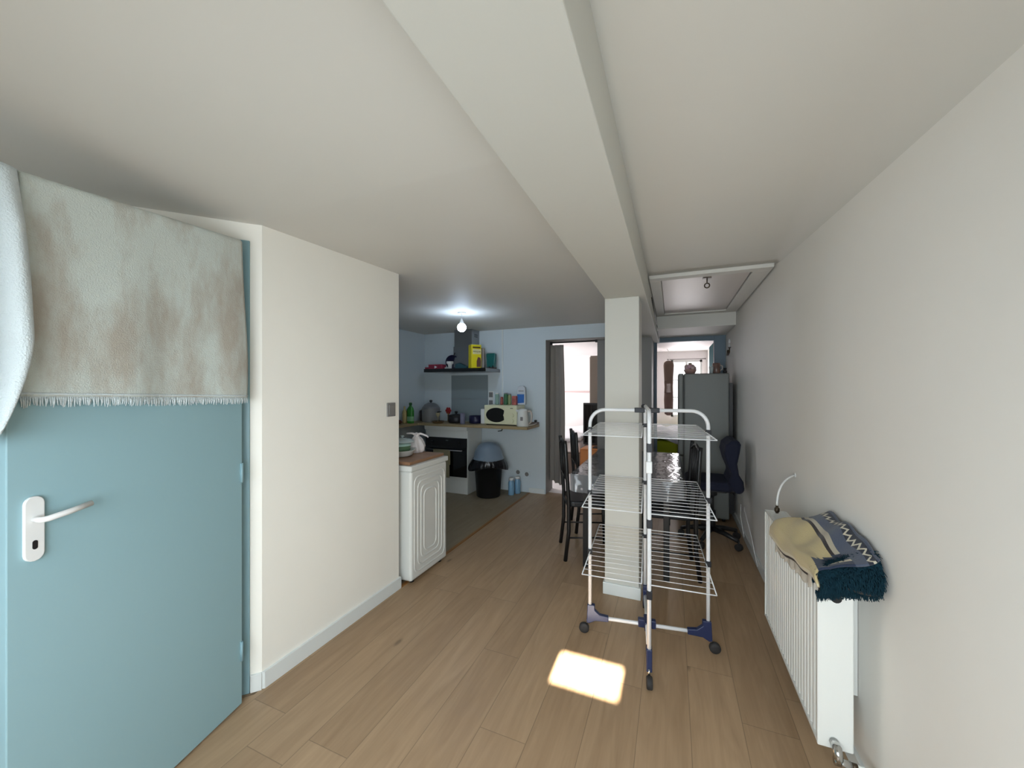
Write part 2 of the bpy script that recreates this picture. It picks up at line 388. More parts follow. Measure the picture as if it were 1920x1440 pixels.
# far room
b = MB().box(-0.4,-0.02,8.75,8.85,0,2.3).box(0.57,XR+0.1,8.75,8.85,0,2.3).box(-0.02,0.57,8.75,8.85,0,0.9).box(-0.02,0.57,8.75,8.85,2.09,2.3)
struct(b.build('wall_far', M_bed_wall), 'far white wall around the overexposed window', 'wall')
struct(MB().box(-0.4,XR+0.1,5.95,8.85,2.27,2.35).build('ceiling', M_bed_wall), 'pale ceiling of the far room', 'ceiling')
struct(MB().box(-0.24,-0.2,5.9,6.0,0,2.157).box(0.53,XR,5.9,6.0,0,2.22).box(-0.24,0.53,5.9,6.0,2.157,2.23).build('trim_6', mat('blue_grey_frame', rgb(118,136,150), 0.5), bevel=0.003), 'blue-grey frame of the far doorway', 'door frame')
# far window
w = thing('window_1', 'overexposed window of the far room behind the fridge', 'window', kind='structure')
b = MB().box(-0.02,0.02,8.76,8.81,0.9,2.09).box(0.53,0.57,8.76,8.81,0.9,2.09).box(-0.02,0.57,8.76,8.81,0.9,0.95).box(-0.02,0.57,8.76,8.81,2.04,2.09).box(0.255,0.295,8.76,8.81,0.95,2.04).box(0.02,0.53,8.77,8.8,1.3,1.32).box(0.02,0.53,8.77,8.8,1.66,1.68)
b.build('window_frame', M_trim, w)
M_pane = glassy('window_glass', (1,1,1,1), 0.02, 0.92)
MB().box(0.0,0.55,8.782,8.786,0.92,2.07).build('window_pane', M_pane, w)
# bedroom window on left wall
w = thing('window_2', 'bedroom window out of sight to the left', 'window', kind='structure')
MB().box(-3.88,-3.84,6.0,6.05,0.5,2.2).box(-3.88,-3.84,8.85,8.9,0.5,2.2).box(-3.88,-3.84,6.0,8.9,0.5,0.55).box(-3.88,-3.84,6.0,8.9,2.15,2.2).box(-3.88,-3.84,7.42,7.48,0.5,2.2).build('window_frame', M_trim, w)
# rear window: frame, mullions, added cover; the sun comes in by the small opening above
w = thing('window_3', 'window behind the camera', 'window', kind='structure')
YW = YREAR-0.07
b = MB()
for x in (WX0, -0.7, -0.1, WX1-0.06): b.box(x,x+0.06,YW-0.025,YW+0.025,WZ0,WZ1)
b.box(WX0,WX1,YW-0.025,YW+0.025,WZ0,WZ0+0.05).box(WX0,WX1,YW-0.025,YW+0.025,WZ1-0.05,WZ1)
b.build('window_frame', M_trim, w)
MB().box(WX0,WX1,YW-0.04,YW-0.035,WZ0,WZ1).build('sun_block_sheet', M_whitep, w)  # unseen opaque sheet, added to hold the sun out of this window

# attic hatch
M_hatchp = mat('hatch_gloss', rgb(214, 206, 198), 0.45, coat=0.0, bump=0.08, bscale=5)
h_ = thing('attic_hatch', 'white framed attic hatch in the ceiling left of the right wall', 'hatch', (0.25,3.95,H-0.008))
HX0,HX1,HY0,HY1 = -0.165,0.655,3.15,4.82
cx,cy = 0.25,3.95
b = MB(); fw=0.085
b.box(HX0-cx,HX1-cx,HY0-cy,HY0-cy+fw,-0.02,0.03).box(HX0-cx,HX1-cx,HY1-cy-fw,HY1-cy,-0.02,0.03).box(HX0-cx,HX0-cx+fw,HY0-cy+fw,HY1-cy-fw,-0.02,0.03).box(HX1-cx-fw-0.03,HX1-cx,HY0-cy+fw,HY1-cy-fw,-0.02,0.03)
b.build('frame', M_ceil, h_, bevel=0.004)
MB().box(HX0-cx+fw+0.004,HX1-cx-fw-0.036,HY0-cy+fw+0.004,HY1-cy-fw-0.004,-0.008,0.03).build('panel', M_hatchp, h_, bevel=0.002)
b = MB().box(-0.03,0.03,-0.65,-0.61,-0.014,-0.008).tube([(0,-0.63,-0.01),(0,-0.63,-0.05)],0.004)
b.tube([(0.018*math.cos(a), -0.63, -0.068+0.018*math.sin(a)) for a in [2*PI*i/14 for i in range(14)]], 0.0045, closed=True)
b.build('pull_ring', M_brass, h_)
# cable along the beam
tag(MB().tube([(-0.167,3.6,2.30),(-0.167,4.3,2.27),(-0.166,4.9,2.25),(-0.163,5.4,2.2),(-0.163,5.85,2.165)],0.004,6).build('cable', M_blackp), 'thin dark cable running along the side of the beam past the hatch', 'cable')

struct(MB().box(-4.4,XR+0.3,YREAR-0.3,9.6,H+0.12,H+0.2).build('ceiling', M_ceil), 'unseen slab added above all the rooms to keep stray sky light out', 'ceiling')  # light blocker added to seal gaps between the ceilings below
# ------------------------------------------------------------------ pale blue door with handle
hx, hy = ob(0.10,-0.02)
hx, hy = -1.895, 1.18
ang = math.atan2(-0.971, 0.239)
L = 0.767
d = thing('door_1', 'pale blue door standing open with a towel over its top', 'door', (hx,hy,0.012), ang, kind='structure')
# local x along leaf from hinge to free edge, local y: +y = left of direction => towards +X side (room side)
MB().prism([(0,0),(L,0),(L,2.08),(0,2.162)],-0.004,0.02,'y').build('door_leaf', M_door, d, bevel=0.003)
b = MB(); pz=1.115
def stad(w, h, n=8):
    r=w/2; return [(r*math.cos(a), h/2-r+r*math.sin(a)) for a in [PI*i/n for i in range(n+1)]] + [(r*math.cos(a), -h/2+r+r*math.sin(a)) for a in [PI+PI*i/n for i in range(n+1)]]
HXL = L-0.052
b.prism([(x+HXL, z+1.083) for x,z in stad(0.043,0.187)], 0.02, 0.03, 'y')
pl = b.build('door_handle', M_whitep, d, bevel=0.002)
MB().tube([(HXL,0.028,1.11),(HXL,0.055,1.11),(HXL-0.01,0.062,1.111),(HXL-0.05,0.063,1.116),(HXL-0.112,0.061,1.126)],0.0085,12).build('lever', M_whitep, pl)
MB().prism([(x*1.0+HXL, z+1.037) for x,z in stad(0.011,0.026)], 0.029, 0.0312, 'y').build('keyhole', M_blackp, pl)
for z in (1.91,1.09,0.25):
    MB().tube([(0.006,0.024,z-0.045),(0.006,0.024,z+0.045)],0.006,10).box(0.002,0.012,0.02,0.026,z-0.01,z+0.01).build('hinge', M_frame, d)

# towel over the door
t = thing('towel', 'stained pale grey-green towel with a short fringe draped over the pale blue door', 'towel', (hx,hy,0.012), ang)
def tw(u, v):
    # u along leaf 0.015..0.76 ; v 0 back bottom -> 1 front bottom
    x = 0.012 + u*0.735
    top = 2.174-0.085*u
    fr = 0.733 - 0.105*u  # front hang
    bk = 0.45
    s = v*(fr+bk+0.06) - bk
    wob = 0.008*math.sin(u*9+1)+0.006*math.sin(u*23) 
    if s < 0: y, z = -0.028-0.004*math.sin(u*14), top + s
    elif s < 0.06:
        a = s/0.06*PI; y = -0.028*math.cos(a); z = top + 0.012*math.sin(a)
    else:
        q = s-0.06; y = 0.029 + min(q,0.5)*0.03*(0.5+0.5*math.sin(u*11+0.5)) + max(0,q-0.1)*wob*0.9; z = top - q
        x += 0.012*math.sin(q*6)*(u<0.1)*(1-u*10) - (0.02*(1-u)**8)*math.sin(q*4.2)
    return (x, y, z)
MB().grid(tw, 70, 90).build('cloth', M_towel, t, solid=0.006)
b = MB()
for i in range(150):
    u = (i+0.5)/150; x,y,z = tw(u,1.0)
    l = 0.02+0.010*random.random(); dx = random.uniform(-.004,.004)
    b.tube([(x,y+0.002,z+0.004),(x+dx*0.5,y+0.003+random.uniform(-.002,.002),z-l*0.5),(x+dx,y+0.002,z-l)],0.0028,5,r2=0.001)
b.build('fringe', M_towel2, t)
# hem line
b = MB(); b.tube([ (lambda p:(p[0],p[1]+0.004,p[2]+0.012))(tw(i/40,1.0)) for i in range(41)],0.0035,6); b.build('hem', M_towel2, t)
# second cloth on the free edge
t2 = thing('towel', 'pale bluish towel bunched in folds over the free corner of the open door', 'towel', (hx,hy,0.012), ang)
def tw2(u, v):
    q = v
    drop = 0.77
    topz = 2.085
    w = 0.022 + 0.035*math.sin(min(1,q*1.5)*PI*0.8)
    x = 0.764 + 0.14*u - 0.012*math.sin(min(1,q*1.9)*PI/2)*(1-u) + (1-u)*0.085*max(0,q-0.66)**1.5*4
    if q < 0.06: z = topz + 0.01*math.sin(q/0.06*PI/2); y = -0.028+0.056*(q/0.06)+0.0
    else: z = topz+0.01 - (q-0.06)*(drop+0.03*math.sin(u*5)); y = 0.04 + 0.035*math.sin(u*7.5+q*1.5)*min(1,q*4) + 0.025*q
    return (x, y, z)
MB().grid(tw2, 50, 60).build('cloth', M_towel2, t2, solid=0.008)

# ------------------------------------------------------------------ light switch
s_ = thing('light_switch', 'grey rocker light switch near the end of the cream wall', 'light switch', (XL,2.235,1.345))
MB().box(0,0.012,-0.04,0.045,-0.05,0.05).build('plate', M_greyplast, s_, bevel=0.004)
MB().box(0.012,0.017,-0.027,0.032,-0.034,0.034).builds('rocker', M_greyplast, s_, bevel=0.003)

# ------------------------------------------------------------------ radiator
r_ = thing('radiator', 'white panel radiator on the right wall', 'radiator', (0,0,0))
RX0,RX1,RY0,RY1,RZ0,RZ1 = 0.5,0.605,1.755,2.64,0.175,0.793
n = 23; pts=[]; step=(RY1-RY0-0.02)/n
for i in range(n):
    y=RY0+0.01+i*step
    for t_,dx in ((0,0.0),(0.12,-0.0),(0.3,-0.008),(0.62,-0.008),(0.8,0.0)): pts.append((RX0+0.004+dx+0.012-0.004, y+t_*step))
pts += [(RX0+0.012,RY1-0.01),(RX0+0.03,RY1-0.01),(RX0+0.03,RY0+0.01)]
MB().prism(pts, RZ0+0.004, RZ1-0.012).box(RX0+0.001,RX0+0.02,RY0+0.012,RY1-0.012,RZ0,RZ0+0.014).build('front_panel', M_white, r_, bevel=0.0015, bseg=1)
MB().box(RX1-0.02,RX1,RY0+0.01,RY1-0.01,RZ0+0.01,RZ1-0.02).build('back_panel', M_white, r_, bevel=0.003)
MB().box(RX0-0.001,RX1+0.002,RY0,RY0+0.012,RZ0,RZ1).box(RX0-0.001,RX1+0.002,RY1-0.012,RY1,RZ0,RZ1).builds('side_cover', M_white, r_, bevel=0.004)
b = MB().box(RX0,RX0+0.012,RY0+0.01,RY1-0.01,RZ1-0.008,RZ1).box(RX1-0.012,RX1,RY0+0.01,RY1-0.01,RZ1-0.008,RZ1)
for i in range(60):
    y = RY0+0.012+i*(RY1-RY0-0.03)/60; b.box(RX0+0.01,RX1-0.01,y,y+0.009,RZ1-0.006,RZ1-0.001)
b.build('top_grille', M_white, r_)
b = MB().tube([(0.555,RY0-0.003,0.755),(0.555,RY0+0.004,0.755)],0.021,20).tube([(0.555,RY0-0.002,0.73),(0.555,RY0+0.004,0.73)],0.017,16)
b.build('plug_recess', M_blackp, r_)
MB().lathe([(0.001,-0.012),(0.009,-0.012),(0.014,-0.006),(0.0145,0.0)],(0.555,RY0-0.003,0.756),16,'y').build('bleed_plug', M_chrome, r_)
v_ = MB().tube([(0.548,RY0-0.002,0.205),(0.548,RY0-0.03,0.205),(0.548,RY0-0.04,0.19),(0.548,RY0-0.042,0.16)],0.015,12).tube([(0.535,RY0-0.042,0.166),(0.585,RY0-0.042,0.166)],0.013,12).build('valve', M_chrome, r_)
MB().tube([(0.585,RY0-0.042,0.166),(0.602,RY0-0.042,0.166)],0.011,12).build('compression_nut', M_brass, v_)
MB().tube([(0.6,RY0-0.042,0.166),(0.635,RY0-0.042,0.163),(XR-0.001,RY0-0.042,0.162)],0.009,12).build('lower_pipe', M_white, r_)
MB().tube([(0.55,2.59,0.79),(0.55,2.59,0.805)],0.008,10).lathe([(0.008,0.0),(0.013,0.008),(0.013,0.024),(0.007,0.03),(0.007,0.04)],(0.55,2.59,0.795),12).build('top_connector', M_brass, r_)
P0=Vector((0.55,2.59,0.83)); P1=Vector((0.552,2.60,0.92)); P2=Vector((0.59,2.66,0.97)); P3=Vector((XR-0.006,2.72,0.99))
bz=[((1-t)**3*P0+3*(1-t)**2*t*P1+3*(1-t)*t*t*P2+t**3*P3) for t in [i/14 for i in range(15)]]
MB().tube(bz,0.0055,8).lathe([(0.013,-0.006),(0.013,0)],(XR-0.001,2.72,0.99),12,'x').build('upper_pipe', M_whitep, r_)
MB().box(RX1,XR-0.002,1.9,1.94,0.3,0.7).box(RX1,XR-0.002,2.45,2.49,0.3,0.7).builds('wall_bracket', M_white, r_)

# ------------------------------------------------------------------ rug/blanket folded on radiator
def blanket_mat():
    m = mat('blanket_pattern', rgb(190,172,130), 0.9, sheen=0.2)
    nt=m.node_tree;N=nt.nodes;K=nt.links;b=N['Principled BSDF']
    uv=N.new('ShaderNodeUVMap'); sp=N.new('ShaderNodeSeparateXYZ'); K.new(uv.outputs[0],sp.inputs[0])
    def Mt(op,a,bb=None):
        n=N.new('ShaderNodeMath');n.operation=op
        for i,v in enumerate((a,bb)):
            if v is None: continue
            if isinstance(v,(int,float)): n.inputs[i].default_value=v
            else: K.new(v,n.inputs[i])
        return n.outputs[0]
    U=sp.outputs['X'];V=sp.outputs['Y']
    r=N.new('ShaderNodeValToRGB'); r.color_ramp.interpolation='CONSTANT'
    cr=r.color_ramp.elements
    cr[0].position=0;cr[0].color=rgb(200,188,156)
    cr[1].position=0.03;cr[1].color=rgb(186,168,124)
    for p,c in ((0.555,(34,22,22)),(0.60,(176,166,146)),(0.66,(72,80,98)),(0.80,(24,28,44)),(0.90,(66,74,92)),(0.96,(28,32,46))):
        e=cr.new(p); e.color=rgb(*c)
    K.new(V,r.inputs[0])
    # zigzag
    zz=Mt('ABSOLUTE',Mt('SUBTRACT',Mt('FRACT',Mt('MULTIPLY',U,13.0)),0.5))
    zc=Mt('ADD',Mt('MULTIPLY',zz,0.12),0.81)
    zm=Mt('LESS_THAN',Mt('ABSOLUTE',Mt('SUBTRACT',V,zc)),0.016)
    mx=N.new('ShaderNodeMix');mx.data_type='RGBA';K.new(zm,mx.inputs[0]);K.new(r.outputs[0],mx.inputs[6]);mx.inputs[7].default_value=rgb(200,192,172)
    # near end navy, stepped
    st=Mt('ADD',0.11,Mt('MULTIPLY',Mt('FLOOR',Mt('MULTIPLY',V,9.0)),0.028))
    nm=Mt('MULTIPLY',Mt('LESS_THAN',U,st),Mt('MULTIPLY',Mt('GREATER_THAN',V,0.22),Mt('LESS_THAN',V,0.66)))
    m2=N.new('ShaderNodeMix');m2.data_type='RGBA';K.new(nm,m2.inputs[0]);K.new(mx.outputs[2],m2.inputs[6]);m2.inputs[7].default_value=rgb(30,42,66)
    nm2=Mt('MULTIPLY',Mt('LESS_THAN',Mt('ABSOLUTE',Mt('SUBTRACT',U,0.085)),0.022),Mt('MULTIPLY',Mt('GREATER_THAN',V,0.44),Mt('LESS_THAN',V,0.66)))
    m3=N.new('ShaderNodeMix');m3.data_type='RGBA';K.new(nm2,m3.inputs[0]);K.new(m2.outputs[2],m3.inputs[6]);m3.inputs[7].default_value=rgb(196,186,160)
    K.new(m3.outputs[2],b.inputs['Base Color'])
    tc=N.new('ShaderNodeTexCoord');n=N.new('ShaderNodeTexNoise');n.inputs['Scale'].default_value=160;K.new(tc.outputs['Object'],n.inputs['Vector'])
    bp=N.new('ShaderNodeBump');bp.inputs['Strength'].default_value=0.4;bp.inputs['Distance'].default_value=0.003;K.new(n.outputs['Fac'],bp.inputs['Height']);K.new(bp.outputs[0],b.inputs['Normal'])
    return m
def lerp_path(P, t):
    t=max(0,min(1,t)); 
    for (t0,a,b_),(t1,c_,d_) in zip(P,P[1:]):
        if t<=t1:
            k=(t-t0)/(t1-t0); k2=k
            return a+(c_-a)*k2, b_+(d_-b_)*k2
    return P[-1][1],P[-1][2]
PR=[(0,0.462,0.735),(0.08,0.462,0.775),(0.2,0.478,0.812),(0.4,0.525,0.85),(0.6,0.572,0.888),(0.8,0.618,0.925),(0.92,0.648,0.945),(1,0.655,0.94)]
def bl(u,v):
    X,Z=lerp_path(PR,v)
    y0=1.70+0.03*math.sin(v*6); y1=2.33-0.23*v
    Y=y0+(y1-y0)*u
    k_=max(0.0,1-v/0.4)*(1-u)
    X+=0.026*k_; Z+=0.06*k_
    Z+=0.010*math.sin(u*7+v*5)+0.006*math.sin(u*17-v*9)+0.012*math.exp(-((u-0.35-0.2*v)/0.08)**2)*(1-v) + 0.012*u - 0.012*(1-u)
    return (X+0.004*math.sin(u*13)*(v<0.9),Y,Z)
bt = thing('throw_rug', 'folded beige and navy throw with a shaggy dark teal end lying on the radiator', 'throw', (0,0,0))
MB().grid(bl,90,60).build('cloth', blanket_mat(), bt, solid=0.008)
def bl2(u,v):
    x,y,z=bl(u,v); f=0.8-0.0*v
    zb = 0.797 if x>0.492 else z-0.02
    return (max(x+0.004,0.47), y, max(zb, min(z-0.012, zb)) if x>0.492 else z-0.012)
MB().grid(bl2,30,20).build('under_layer', mat('under_layer', rgb(60,54,50), 0.9), bt, solid=0.006)
# lace below
def lace(u,v):
    y=1.775+u*0.54; zt=bl(u,0.1)[2]-0.0; zb=0.75-0.07*u-0.012*abs(math.sin(u*30))
    return (0.487-0.004*math.sin(u*40)*v, y, zt+(zb-zt)*v)
lm = glassy('lace', rgb(214,206,192), 0.8, 0.25)
MB().grid(lace,120,10).build('lace_edge', lm, bt, solid=0.001)
# shaggy end
M_shag = mat('teal_shag', rgb(14,46,58), 0.9, spec=0.2)
b = MB(); b.smooth=True
random.seed(3)
cpts=[]
for i in range(2600):
    s=random.random()
    X=0.49+s*0.165; 
    cz=0.785+0.075*s; ry=0.055+0.02*s; rz=0.032+0.030*s; 
    a=random.uniform(-0.5*PI,1.35*PI)
    y=1.745+0.012*math.sin(s*5)-ry*math.cos(a)*0.9; z=cz+rz*math.sin(a)
    nrm=Vector((random.uniform(-.35,.35),-math.cos(a),math.sin(a)-0.5)).normalized()
    l=random.uniform(0.012,0.026); p=Vector((X,y,z))
    if 0.49<X<0.61 and z<0.80 and y>RY0: continue
    q=p+nrm*l*0.6+Vector((0,0,-0.003)); r3=p+nrm*l+Vector((random.uniform(-.006,.006),0,-0.011))
    b.tube([p,q,r3],0.0024,4,r2=0.0007)
b.grid(lambda u,v:(0.49+u*0.165, 1.745+0.012*math.sin(u*5)-(0.055+0.02*u)*0.9*math.cos(v*1.6*PI-0.3*PI), 0.785+0.075*u+(0.032+0.03*u)*math.sin(v*1.6*PI-0.3*PI)+0.006),16,16)
b.build('shaggy_end', M_shag, bt)

# ------------------------------------------------------------------ drying rack
K0=Vector((-0.137,2.40,0)); th=0.1
ra = thing('drying_rack', 'white three-tier folding clothes drying rack in front of the pillar', 'drying rack', K0, math.atan2(0.09,0.66))
r=0.0105; ztop=1.37; R=0.09
def uframe(h0,h1,axis,ztop):
    def f(a,z): return (a,0,z) if axis=='x' else (0,a,z)
    pts=[f(-h0,0.14)]+[f(-h0,0.6),f(-h0,ztop-R-0.1)]
    pts+=[f(-h0+R-R*math.cos(t),ztop-R+R*math.sin(t)) for t in [PI/2*i/8 for i in range(9)]]
    pts+=[f(h1-R+R*math.sin(t),ztop-R+R*math.cos(t)) for t in [PI/2*i/8 for i in range(9)]]
    pts+=[f(h1,ztop-R-0.1),f(h1,0.6),f(h1,0.14)]
    return pts
MB().tube(uframe(0.33,0.33,'x',ztop),r,12).tube([(-0.33,0,0.105),(0.33,0,0.105)],r,12).build('side_frame', M_rackw, ra)
R=0.06
CR=-0.045
MB().tube(uframe(0.335,0.335,'y',ztop+0.012),r,12).tube([(0,-0.335,0.125),(0,0.335,0.125)],r,12).build('cross_frame', M_rackw, ra, rot=(0,0,CR))
def bracket(ax,sg):
    b=MB()
    pts=[(0.30,0.18),(0.345,0.18),(0.35,0.07),(0.335,0.065),(0.30,0.085),(0.22,0.09),(0.22,0.12),(0.27,0.125),(0.30,0.15)]
    if ax=='x': b.prism([(sg*x,z) for x,z in pts],-0.014,0.014,'y')
    else: b.prism([(sg*(x+0.003),z) for x,z in pts],-0.014,0.014,'x')
    return b.build('corner_bracket', M_navy, ra, bevel=0.004, rot=(0,0,CR if ax=='y' else 0))
for ax,sg in (('x',-1),('x',1),('y',-1),('y',1)):
    bracket(ax,sg)
    c=(sg*0.365,0) if ax=='x' else (-sg*0.368*CR,sg*0.368)
    o=MB().lathe([(0.008,-0.014),(0.026,-0.014),(0.03,-0.009),(0.03,0.009),(0.026,0.014),(0.008,0.014)],(c[0],c[1],0.03),20,'x' if ax=='y' else 'y').build('caster', M_rubber, ra)
    MB().tube([(c[0]-sg*0.014*(ax=='x'),c[1]-sg*0.014*(ax=='y'),0.03+0.02),(c[0]-sg*0.02*(ax=='x'),c[1]-sg*0.02*(ax=='y'),0.085)],0.006,8).build('caster_stem', M_chrome, o)
MB().box(-0.05,0.05,-0.016,0.016,0.09,0.138).box(-0.016,0.016,-0.05,0.05,0.09,0.14).build('hub', M_navy, ra, bevel=0.005)
MB().box(-0.07,-0.012,-0.0135,0.0135,ztop-0.014,ztop+0.0145).box(0.012,0.07,-0.0135,0.0135,ztop-0.014,ztop+0.0145).tube([(0,0.31,ztop+0.008),(0,0.26,ztop+0.014)],0.0135,12).builds('top_joint', M_clip, ra, bevel=0.003)
for zl in (1.25,0.865,0.505):
    for sx in (-1,1):
        b=MB(); x0,x1=0.02,0.322; y0,y1=-0.40,0.40
        ca,sa=math.cos(-0.08),math.sin(-0.08)
        tr=lambda x,y,z:(x*ca-y*sa, x*sa+y*ca+0.06, z)
        out=[tr(sx*x0,y0,zl),tr(sx*x1,y0,zl),tr(sx*x1,y1,zl),tr(sx*x0,y1,zl)]
        for A,B in zip(out,out[1:]+out[:1]): b.tube([A,B],0.003,6)
        for i in range(1,13):
            y=y0+(y1-y0)*i/13
            b.tube([tr(sx*x0,y,zl+0.001),tr(sx*x1,y,zl+0.001)],0.0016,5)
        b.build('wire_shelf', M_rackw, ra)
        MB().box(sx*0.33-0.014,sx*0.33+0.014,-0.014,0.014,zl-0.018,zl+0.014).build('shelf_clip', M_clip, ra, bevel=0.003)
    MB().box(-0.0135-0.014,0.0135-0.014,-0.346,-0.3205,zl-0.075,zl-0.03).box(-0.002,0.030,0.322,0.35,zl-0.012,zl+0.014).builds('pivot_clip', M_clip, ra, bevel=0.003)
MB().box(-0.032,-0.002,-0.35,-0.318,1.07,1.13).build('latch', M_whitep, ra, bevel=0.004)

# ------------------------------------------------------------------ dining table with clear cover
TX0,TX1,TY0,TY1,TZ=-0.785,0.075,3.17,4.62,0.78
tb=thing('dining_table','dark dining table under a shiny clear plastic cover behind the pillar','table',((TX0+TX1)/2,(TY0+TY1)/2,0))
hx2,hy2=(TX1-TX0)/2,(TY1-TY0)/2
MB().box(-hx2+0.01,hx2-0.01,-hy2+0.01,hy2-0.01,TZ-0.03,TZ-0.003).build('tabletop', mat('dark_marble_top',rgb(78,80,82),0.25,var=0.3,vscale=7), tb, bevel=0.004)
MB().box(-hx2+0.09,hx2-0.09,-hy2+0.09,hy2-0.09,TZ-0.09,TZ-0.03).build('apron', M_black, tb)
for sx,sy in ((-1,-1),(1,-1),(1,1),(-1,1)):
    cxl = sx*(hx2-0.115) ; cyl= sy*(hy2-0.06)
    MB().box(cxl-0.022,cxl+0.022,cyl-0.022,cyl+0.022,0,TZ-0.03).build('leg', M_black, tb, bevel=0.003)
M_cov=glassy('clear_cover', rgb(150,152,156), 0.06, 0.5, (0.8,0.8,0.8,1), bump=0.35, bscale=9)
tcov=thing('tablecloth','clear shiny plastic cover hanging over the dark dining table','tablecloth',((TX0+TX1)/2,(TY0+TY1)/2,TZ))
MB().grid(lambda u,v:(-hx2-0.004+u*(2*hx2+0.008),-hy2-0.004+v*(2*hy2+0.008),0.001+0.0012*math.sin(u*9)*math.sin(v*13)),30,40).build('cover_top',M_cov,tcov)
def skirt(t,v):
    per=[(-hx2,-hy2),(hx2,-hy2),(hx2,hy2),(-hx2,hy2),(-hx2,-hy2)]
    k=min(3,int(t*4)); f=t*4-k; a,b_=per[k],per[k+1]
    x=a[0]+(b_[0]-a[0])*f; y=a[1]+(b_[1]-a[1])*f
    w=0.006+0.012*v*(1+math.sin(t*150)+0.5*math.sin(t*67))
    nx,ny=[(0,-1),(1,0),(0,1),(-1,0)][k]
    return (x+nx*w,y+ny*w,0.002-v*(0.135+0.012*math.sin(t*40)))
MB().grid(skirt,320,6).build('cover_skirt',M_cov,tcov)

# ------------------------------------------------------------------ dining chairs
def make_chair():
    c=thing('dining_chair','x','chair')
    # local: back at x=0, faces +x, width along y
    b=MB();w=0.2;H0=1.04
    for sy in (-1,1):
        MB().tube([(-0.03,sy*w,0),(0.0,sy*w,0.25),(0.0,sy*w,0.5),(-0.015,sy*w,0.75),(-0.03,sy*w,H0-0.03),(-0.035,sy*w*0.96,H0)],0.017,8).build('leg',M_black,c)
        MB().tube([(0.39,sy*0.185,0),(0.375,sy*0.185,0.46)],0.016,8).build('leg',M_black,c)
        MB().tube([(-0.02,sy*w,0.2),(0.38,sy*0.185,0.2)],0.007,6).build('stretcher',M_black,c)
    b.tube([(-0.03,-w,H0-0.06),(-0.035,-w*0.5,H0-0.02),(-0.037,0,H0-0.005),(-0.035,w*0.5,H0-0.02),(-0.03,w,H0-0.06)],0.012,8)
    b.tube([(-0.018,-w,0.7),(-0.018,w,0.7)],0.009,6)
    for y in (-0.12,-0.06,0,0.06,0.12):
        b.tube([(-0.018,y,0.7),(-0.02,y+0.025*math.cos(y*20),0.82),(-0.034,y*0.8,H0-0.03)],0.007,6)
    MB().tube([(0.0,-w,0.46),(0.0,w,0.46)],0.01,6).tube([(0.375,-0.185,0.45),(0.375,0.185,0.45)],0.01,6).builds('seat_rail',M_black,c)
    b.build('backrest',M_black,c)
    pts=[(0.012,-0.185),(0.05,-0.195),(0.36,-0.195),(0.40,-0.17),(0.41,0),(0.40,0.17),(0.36,0.195),(0.05,0.195),(0.012,0.185)]
    MB().prism(pts,0.462,0.515).build('seat',M_seat,c,bevel=0.015,bseg=3)
    return c
g='black dining chairs around the covered table'
c0=make_chair()
def setc(o,A,B,front): pass
a=math.atan2(0.36,0.93)
c0.location=(-0.90,3.455,0); c0.rotation_euler=(0,0,a); c0['label']='black metal dining chair at the left side of the table, nearest the camera'; c0['group']=g
dup(c0,(-0.96,4.12,0),a,'black metal dining chair at the left side of the table, near the curtained doorway',g)
dup(c0,(0.15,3.49,0),PI+0.105,'black metal dining chair at the right side of the table beside the blue office chair',g)

# ------------------------------------------------------------------ office chair
oc=thing('office_chair','navy blue fabric office swivel chair between table and right wall','office chair',(0.36,4.25,0))
prof=[(0.12,0.62),(0.15,0.70),(0.11,0.80),(0.085,0.90),(0.10,0.97),(0.15,1.015),(0.205,1.02),(0.225,0.98),(0.215,0.90),(0.195,0.80),(0.21,0.70),(0.245,0.64),(0.255,0.56),(0.22,0.52),(0.16,0.54)]
MB().prism(prof,-0.21,0.21,'y').build('backrest',M_bluecloth,oc,bevel=0.045,bseg=4)
pts=[(-0.24,-0.2),(-0.18,-0.235),(0.12,-0.23),(0.18,-0.18),(0.18,0.18),(0.12,0.23),(-0.18,0.235),(-0.24,0.2)]
MB().prism(pts,0.535,0.625).build('seat',M_bluecloth,oc,bevel=0.035,bseg=4)
MB().box(-0.12,0.12,-0.1,0.1,0.5,0.54).tube([(0.0,0.0,0.45),(0.0,0.0,0.53)],0.05,12).tube([(0.0,0,0.51),(0.2,0,0.5),(0.24,0,0.56)],0.02,8).build('mechanism',M_blackp,oc,bevel=0.006)
MB().tube([(0,0,0.1),(0,0,0.3)],0.035,14).tube([(0,0,0.28),(0,0,0.47)],0.022,14).build('gas_column',M_blackp,oc)
b=MB()
for k in range(5):
    an=0.55+k*2*PI/5; e=(0.27*math.cos(an),0.27*math.sin(an))
    b.tube([(0,0,0.125),(e[0]*0.5,e[1]*0.5,0.115),(e[0],e[1],0.085)],0.03,8,r2=0.018)
b.build('star_base',M_blackp,oc)
for k in range(5):
    an=0.55+k*2*PI/5; e=(0.275*math.cos(an),0.275*math.sin(an))
    MB().tube([(e[0]-0.02*math.sin(an),e[1]+0.02*math.cos(an),0.032),(e[0]+0.02*math.sin(an),e[1]-0.02*math.cos(an),0.032)],0.031,14).tube([(e[0],e[1],0.04),(e[0],e[1],0.09)],0.008,6).build('caster',M_rubber,oc)
tag(MB().tube([(0.64,4.25,0.36),(0.62,4.1,0.36),(0.645,3.95,0.2),(0.65,3.7,0.03)],0.004,6).tube([(0.625,4.35,0.36),(0.615,4.3,0.25),(0.63,4.2,0.09)],0.004,6).build('electric_cable',M_whitep),'white power cords hanging at the right wall behind the office chair','cord')

